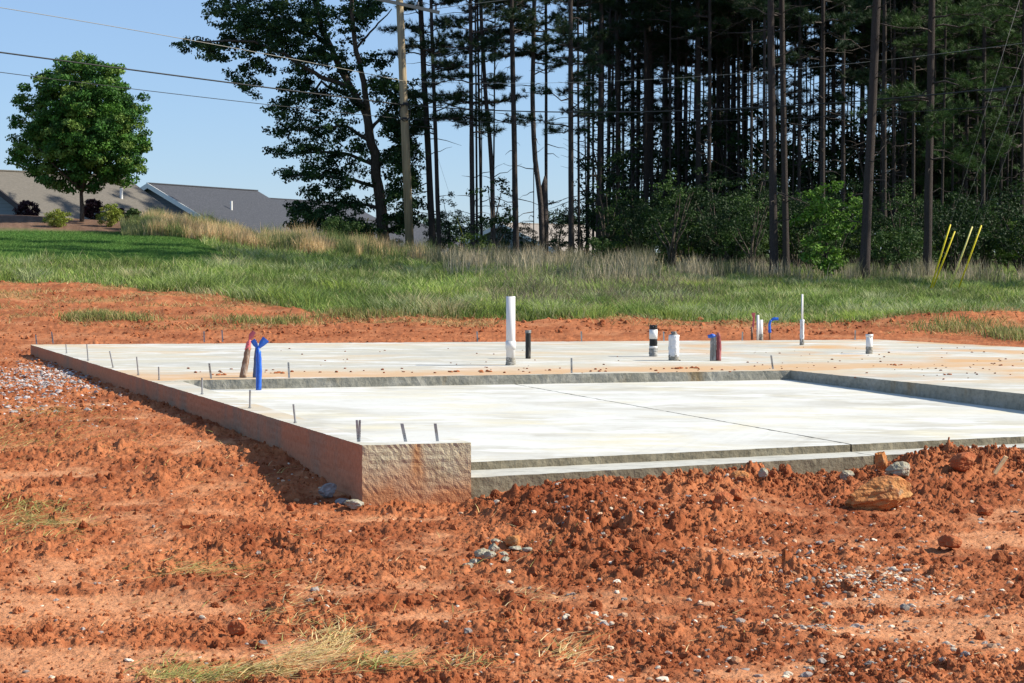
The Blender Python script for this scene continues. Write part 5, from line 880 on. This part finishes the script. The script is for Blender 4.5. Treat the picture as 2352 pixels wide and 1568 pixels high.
# garden shrubs on the mulch
def mound(px, D, wpx, hpx, cols, label, seed, name='garden_shrub', leaf=.06):
    w_ = wpx / F * D; h_ = hpx / F * D; st, fo = shrub_mesh(seed, h_, w_ * .85, 70, 40, leaf, cols, w_ * .12, 6, .05); bx = (px - CX) / F * D; root = empty(name, (bx, D, gz(bx, D) - .03), label, 'shrub')
    obj('stems', st, root); obj('foliage', fo, root)
mound(134, 63.2, 72, 42, YG, 'low rounded yellow green shrub, nearer the lawn', 801); mound(254, 64.5, 72, 58, YG, 'taller yellow green shrub right of the maple trunk', 802)
mound(65, 74, 66, 46, PURP, 'dark purple shrub left of the maple trunk, against the pale gable', 803, leaf=.08); mound(216, 71, 56, 52, PURP, 'dark purple shrub close right of the maple trunk', 804, leaf=.08); mound(272, 72, 46, 36, PURP, 'smaller dark red shrub behind the taller yellow green one', 805, leaf=.08)
mound(305, 63.5, 44, 56, [[.06, .10, .03], [.09, .13, .04]], 'shaggy green bush where the mulch bed meets the tall grass', 806, leaf=.08)
# far trees beyond the houses
FT = shrub_mesh(760, 6., 7., 90, 34, .3, [[.03, .06, .02], [.04, .07, .03]], .8, 5, .1)
for px, D, sc in [(980, 150, .55), (1040, 160, .6), (1110, 155, .5), (1290, 150, .62), (1350, 150, .6), (1440, 140, .8), (1540, 140, .8), (1640, 140, .9), (1740, 140, .9), (1850, 140, 1.), (1960, 140, 1.), (2070, 140, 1.), (2180, 140, 1.), (2300, 140, 1.)]:
    e = shrub(px, D, FT, sc, 'low distant tree crown seen through the gaps between trunks', 'distant trees beyond the wood', 'distant_tree'); e['category'] = 'tree'
# ------------------------------------------------------------------ utility pole and wires
D = 71.; base = at(943, 603, D); base[2] = gz(base[0], base[1]); pole = empty('utility_pole', base, 'weathered round wooden utility pole with a crossarm at the top edge', 'utility pole'); O = base
top = at(914, -90, D); m = MB(); m.add(*tube([base - [0, 0, .3], base + (top - base) * .5, top], [.165, .15, .125], 16)); obj('pole', m.mesh('pole', M_pole, True, O), pole)
c0 = at(846, -6, D); c1 = at(1010, 30, D); cc_ = (c0 + c1) / 2; dd_ = c1 - c0; ang = math.atan2(dd_[2], dd_[0]); L = np.linalg.norm(dd_)
Ry = np.array([[math.cos(ang), 0, -math.sin(ang)], [0, 1, 0], [math.sin(ang), 0, math.cos(ang)]]); m = MB(); m.add(*box(cc_ + [0, -.2, 0], (L, .1, .12), Ry)); obj('crossarm', m.mesh('crossarm', mat('grey_timber', (.30, .27, .23), .9, noise=[(8, (.42, .4, .36), .5, .7, (.3, 5, 5))]), False, O), pole)
M_ins = mat('insulator', (.25, .22, .2), .3); M_cable = mat('cable', (.03, .03, .03), .6); M_alum = mat('bare_wire', (.30, .285, .25), .6)
for f in (.08, .3, .7, .95):
    p = c0 + dd_ * f + [0, -.2, .06]; m = MB(); m.add(*tube([p, p + [0, 0, .06], p + [0, 0, .08], p + [0, 0, .16]], [.03, .05, .03, .045], 10)); obj('insulator', m.mesh('insulator', M_ins, True, O), pole)
p = at(930, 258, D - .17); a = np.linspace(0, 2 * math.pi, 20); m = MB(); m.add(*tube(np.stack([p[0] + .2 * np.cos(a), np.full(20, p[1]), p[2] + .32 * np.sin(a)], 1), .02, 6)); obj('cable_loop', m.mesh('cable_loop', M_cable, True, O), pole)
for yy in (238, 272): p = at(930.5, yy, D); m = MB(); m.add(*tube([p - [0, 0, .04], p + [0, 0, .04]], .165, 14)); obj('cable_clamp', m.mesh('cable_clamp', M_cable, True, O), pole)
def wire(P, r0, mt, label, name='power_line', cat='cable'):
    P = np.array([at(a, b, d) for a, b, d in P]); t = np.linspace(0, 1, 40); x0 = (P[:, 0] - P[0, 0]) / (P[-1, 0] - P[0, 0]); Q = np.stack([P[0, 0] + (P[-1, 0] - P[0, 0]) * t, P[0, 1] + (P[-1, 1] - P[0, 1]) * t, np.polyval(np.polyfit(x0, P[:, 2], min(2, len(P) - 1)), t)], 1)
    m = MB(); m.add(*tube(Q, r0, 5)); o = obj(name, m.mesh(name, mt, True, Q[0]), None, Q[0]); tag(o, label, cat)
wire([(-160, -10, 60), (0, 20, 61.6), (320, 76, 65), (635, 135, 69), (925, 186, 70.8)], .012, M_alum, 'thin bright wire, uppermost of the three crossing the sky left of the pole')
wire([(-160, 99, 60), (0, 121, 61.6), (300, 163, 65), (700, 222, 70), (928, 240, 70.8)], .026, M_cable, 'thick black cable, middle one of the three left of the pole')
wire([(-160, 144, 60), (0, 167, 61.6), (300, 208, 65), (620, 247, 69), (928, 273, 70.8)], .012, M_cable, 'thin dark cable, lowest of the three left of the pole')
wire([(928, 186, 70.8), (1188, 206, 68), (1640, 192, 60), (2136, 135, 52.5), (2500, 80, 47)], .006, M_alum, 'thin bright wire sagging across the wood right of the pole')
wire([(932, 240, 70.8), (1190, 270, 68), (1600, 262, 60), (2000, 238, 54), (2500, 180, 47)], .020, M_cable, 'thick black cable crossing the wood right of the pole')
wire([(932, 273, 70.8), (1170, 297, 69), (1345, 298, 66), (1700, 288, 59), (2500, 228, 47)], .010, M_cable, 'thin dark cable, lowest across the wood right of the pole')
wire([(1000, 26, 70.8), (1043, 23, 72), (1394, 0, 66), (1800, -40, 58)], .010, M_alum, 'thin wire leaving the pole crossarm to the right')
p = at(2285, 208, 50.3); m = MB(); m.add(*tube([p - [.3, 0, -.02], p - [.22, 0, 0], p + [.22, 0, .03], p + [.3, 0, .03]], [.02, .055, .055, .02], 10)); o = obj('splice_case', m.mesh('splice_case', mat('pale_case', (.07, .075, .08), .8), True, p), None, p); tag(o, 'grey splice case hanging on the thick cable at upper right', 'cable case')
# guy wires with yellow guards
M_yel = mat('yellow_plastic', (.80, .64, .02), .45, noise=[(9, (.7, .58, .08), .5, .7)]); M_yel2 = mat('faded_yellow', (.80, .70, .22), .5)
def guy(x0, y0, x1, y1, D, label, mt=M_yel, up=1., r_=.019):
    b = at(x0, y0, D); b[2] = max(gz(b[0], b[1]) - .02, b[2] - .3); t = at(x1, y1, D - .3); v = t - b; e = empty('guy_guard', b, label, 'guy wire guard'); O = b
    m = MB(); m.add(*tube([b + v * .06, b + v * .5, t], r_, 10)); obj('guard_tube', m.mesh('guard_tube', mt, True, O), e)
    m = MB(); m.add(*tube([b, b + v * .1], .009, 6)); obj('anchor_rod', m.mesh('anchor_rod', M_bolt, True, O), e)
    if up: m = MB(); m.add(*tube([t - v * .1, t + v * 3.6 * up], .004, 5)); obj('guy_wire', m.mesh('guy_wire', M_alum, True, O), e)
guy(2135, 674, 2183, 515, 46.5, 'leftmost of the four leaning yellow guy wire tubes at right'); guy(2139, 672, 2193, 531, 46.7, 'second leaning yellow guy wire tube, almost touching the leftmost at its foot')
guy(2178, 672, 2233, 520, 46.3, 'faded pale yellow guy wire tube, third from the left', M_yel2); guy(2198, 672, 2254, 517, 46.4, 'rightmost leaning yellow guy wire tube')
guy(755, 566, 770, 505, 74, 'small distant yellow tube, leftmost before the oak tree', up=0, r_=.02); guy(826, 545, 846, 500, 76, 'small distant yellow tube leaning right before the oak tree', up=0, r_=.02)
guy(1073, 555, 1050, 500, 78, 'distant yellow tube leaning left, beside the left pine cluster', up=.6, r_=.02); guy(1146, 575, 1131, 535, 79, 'distant yellow tube leaning left under the bent pine', up=0, r_=.02)
print('objects', len(bpy.data.objects))
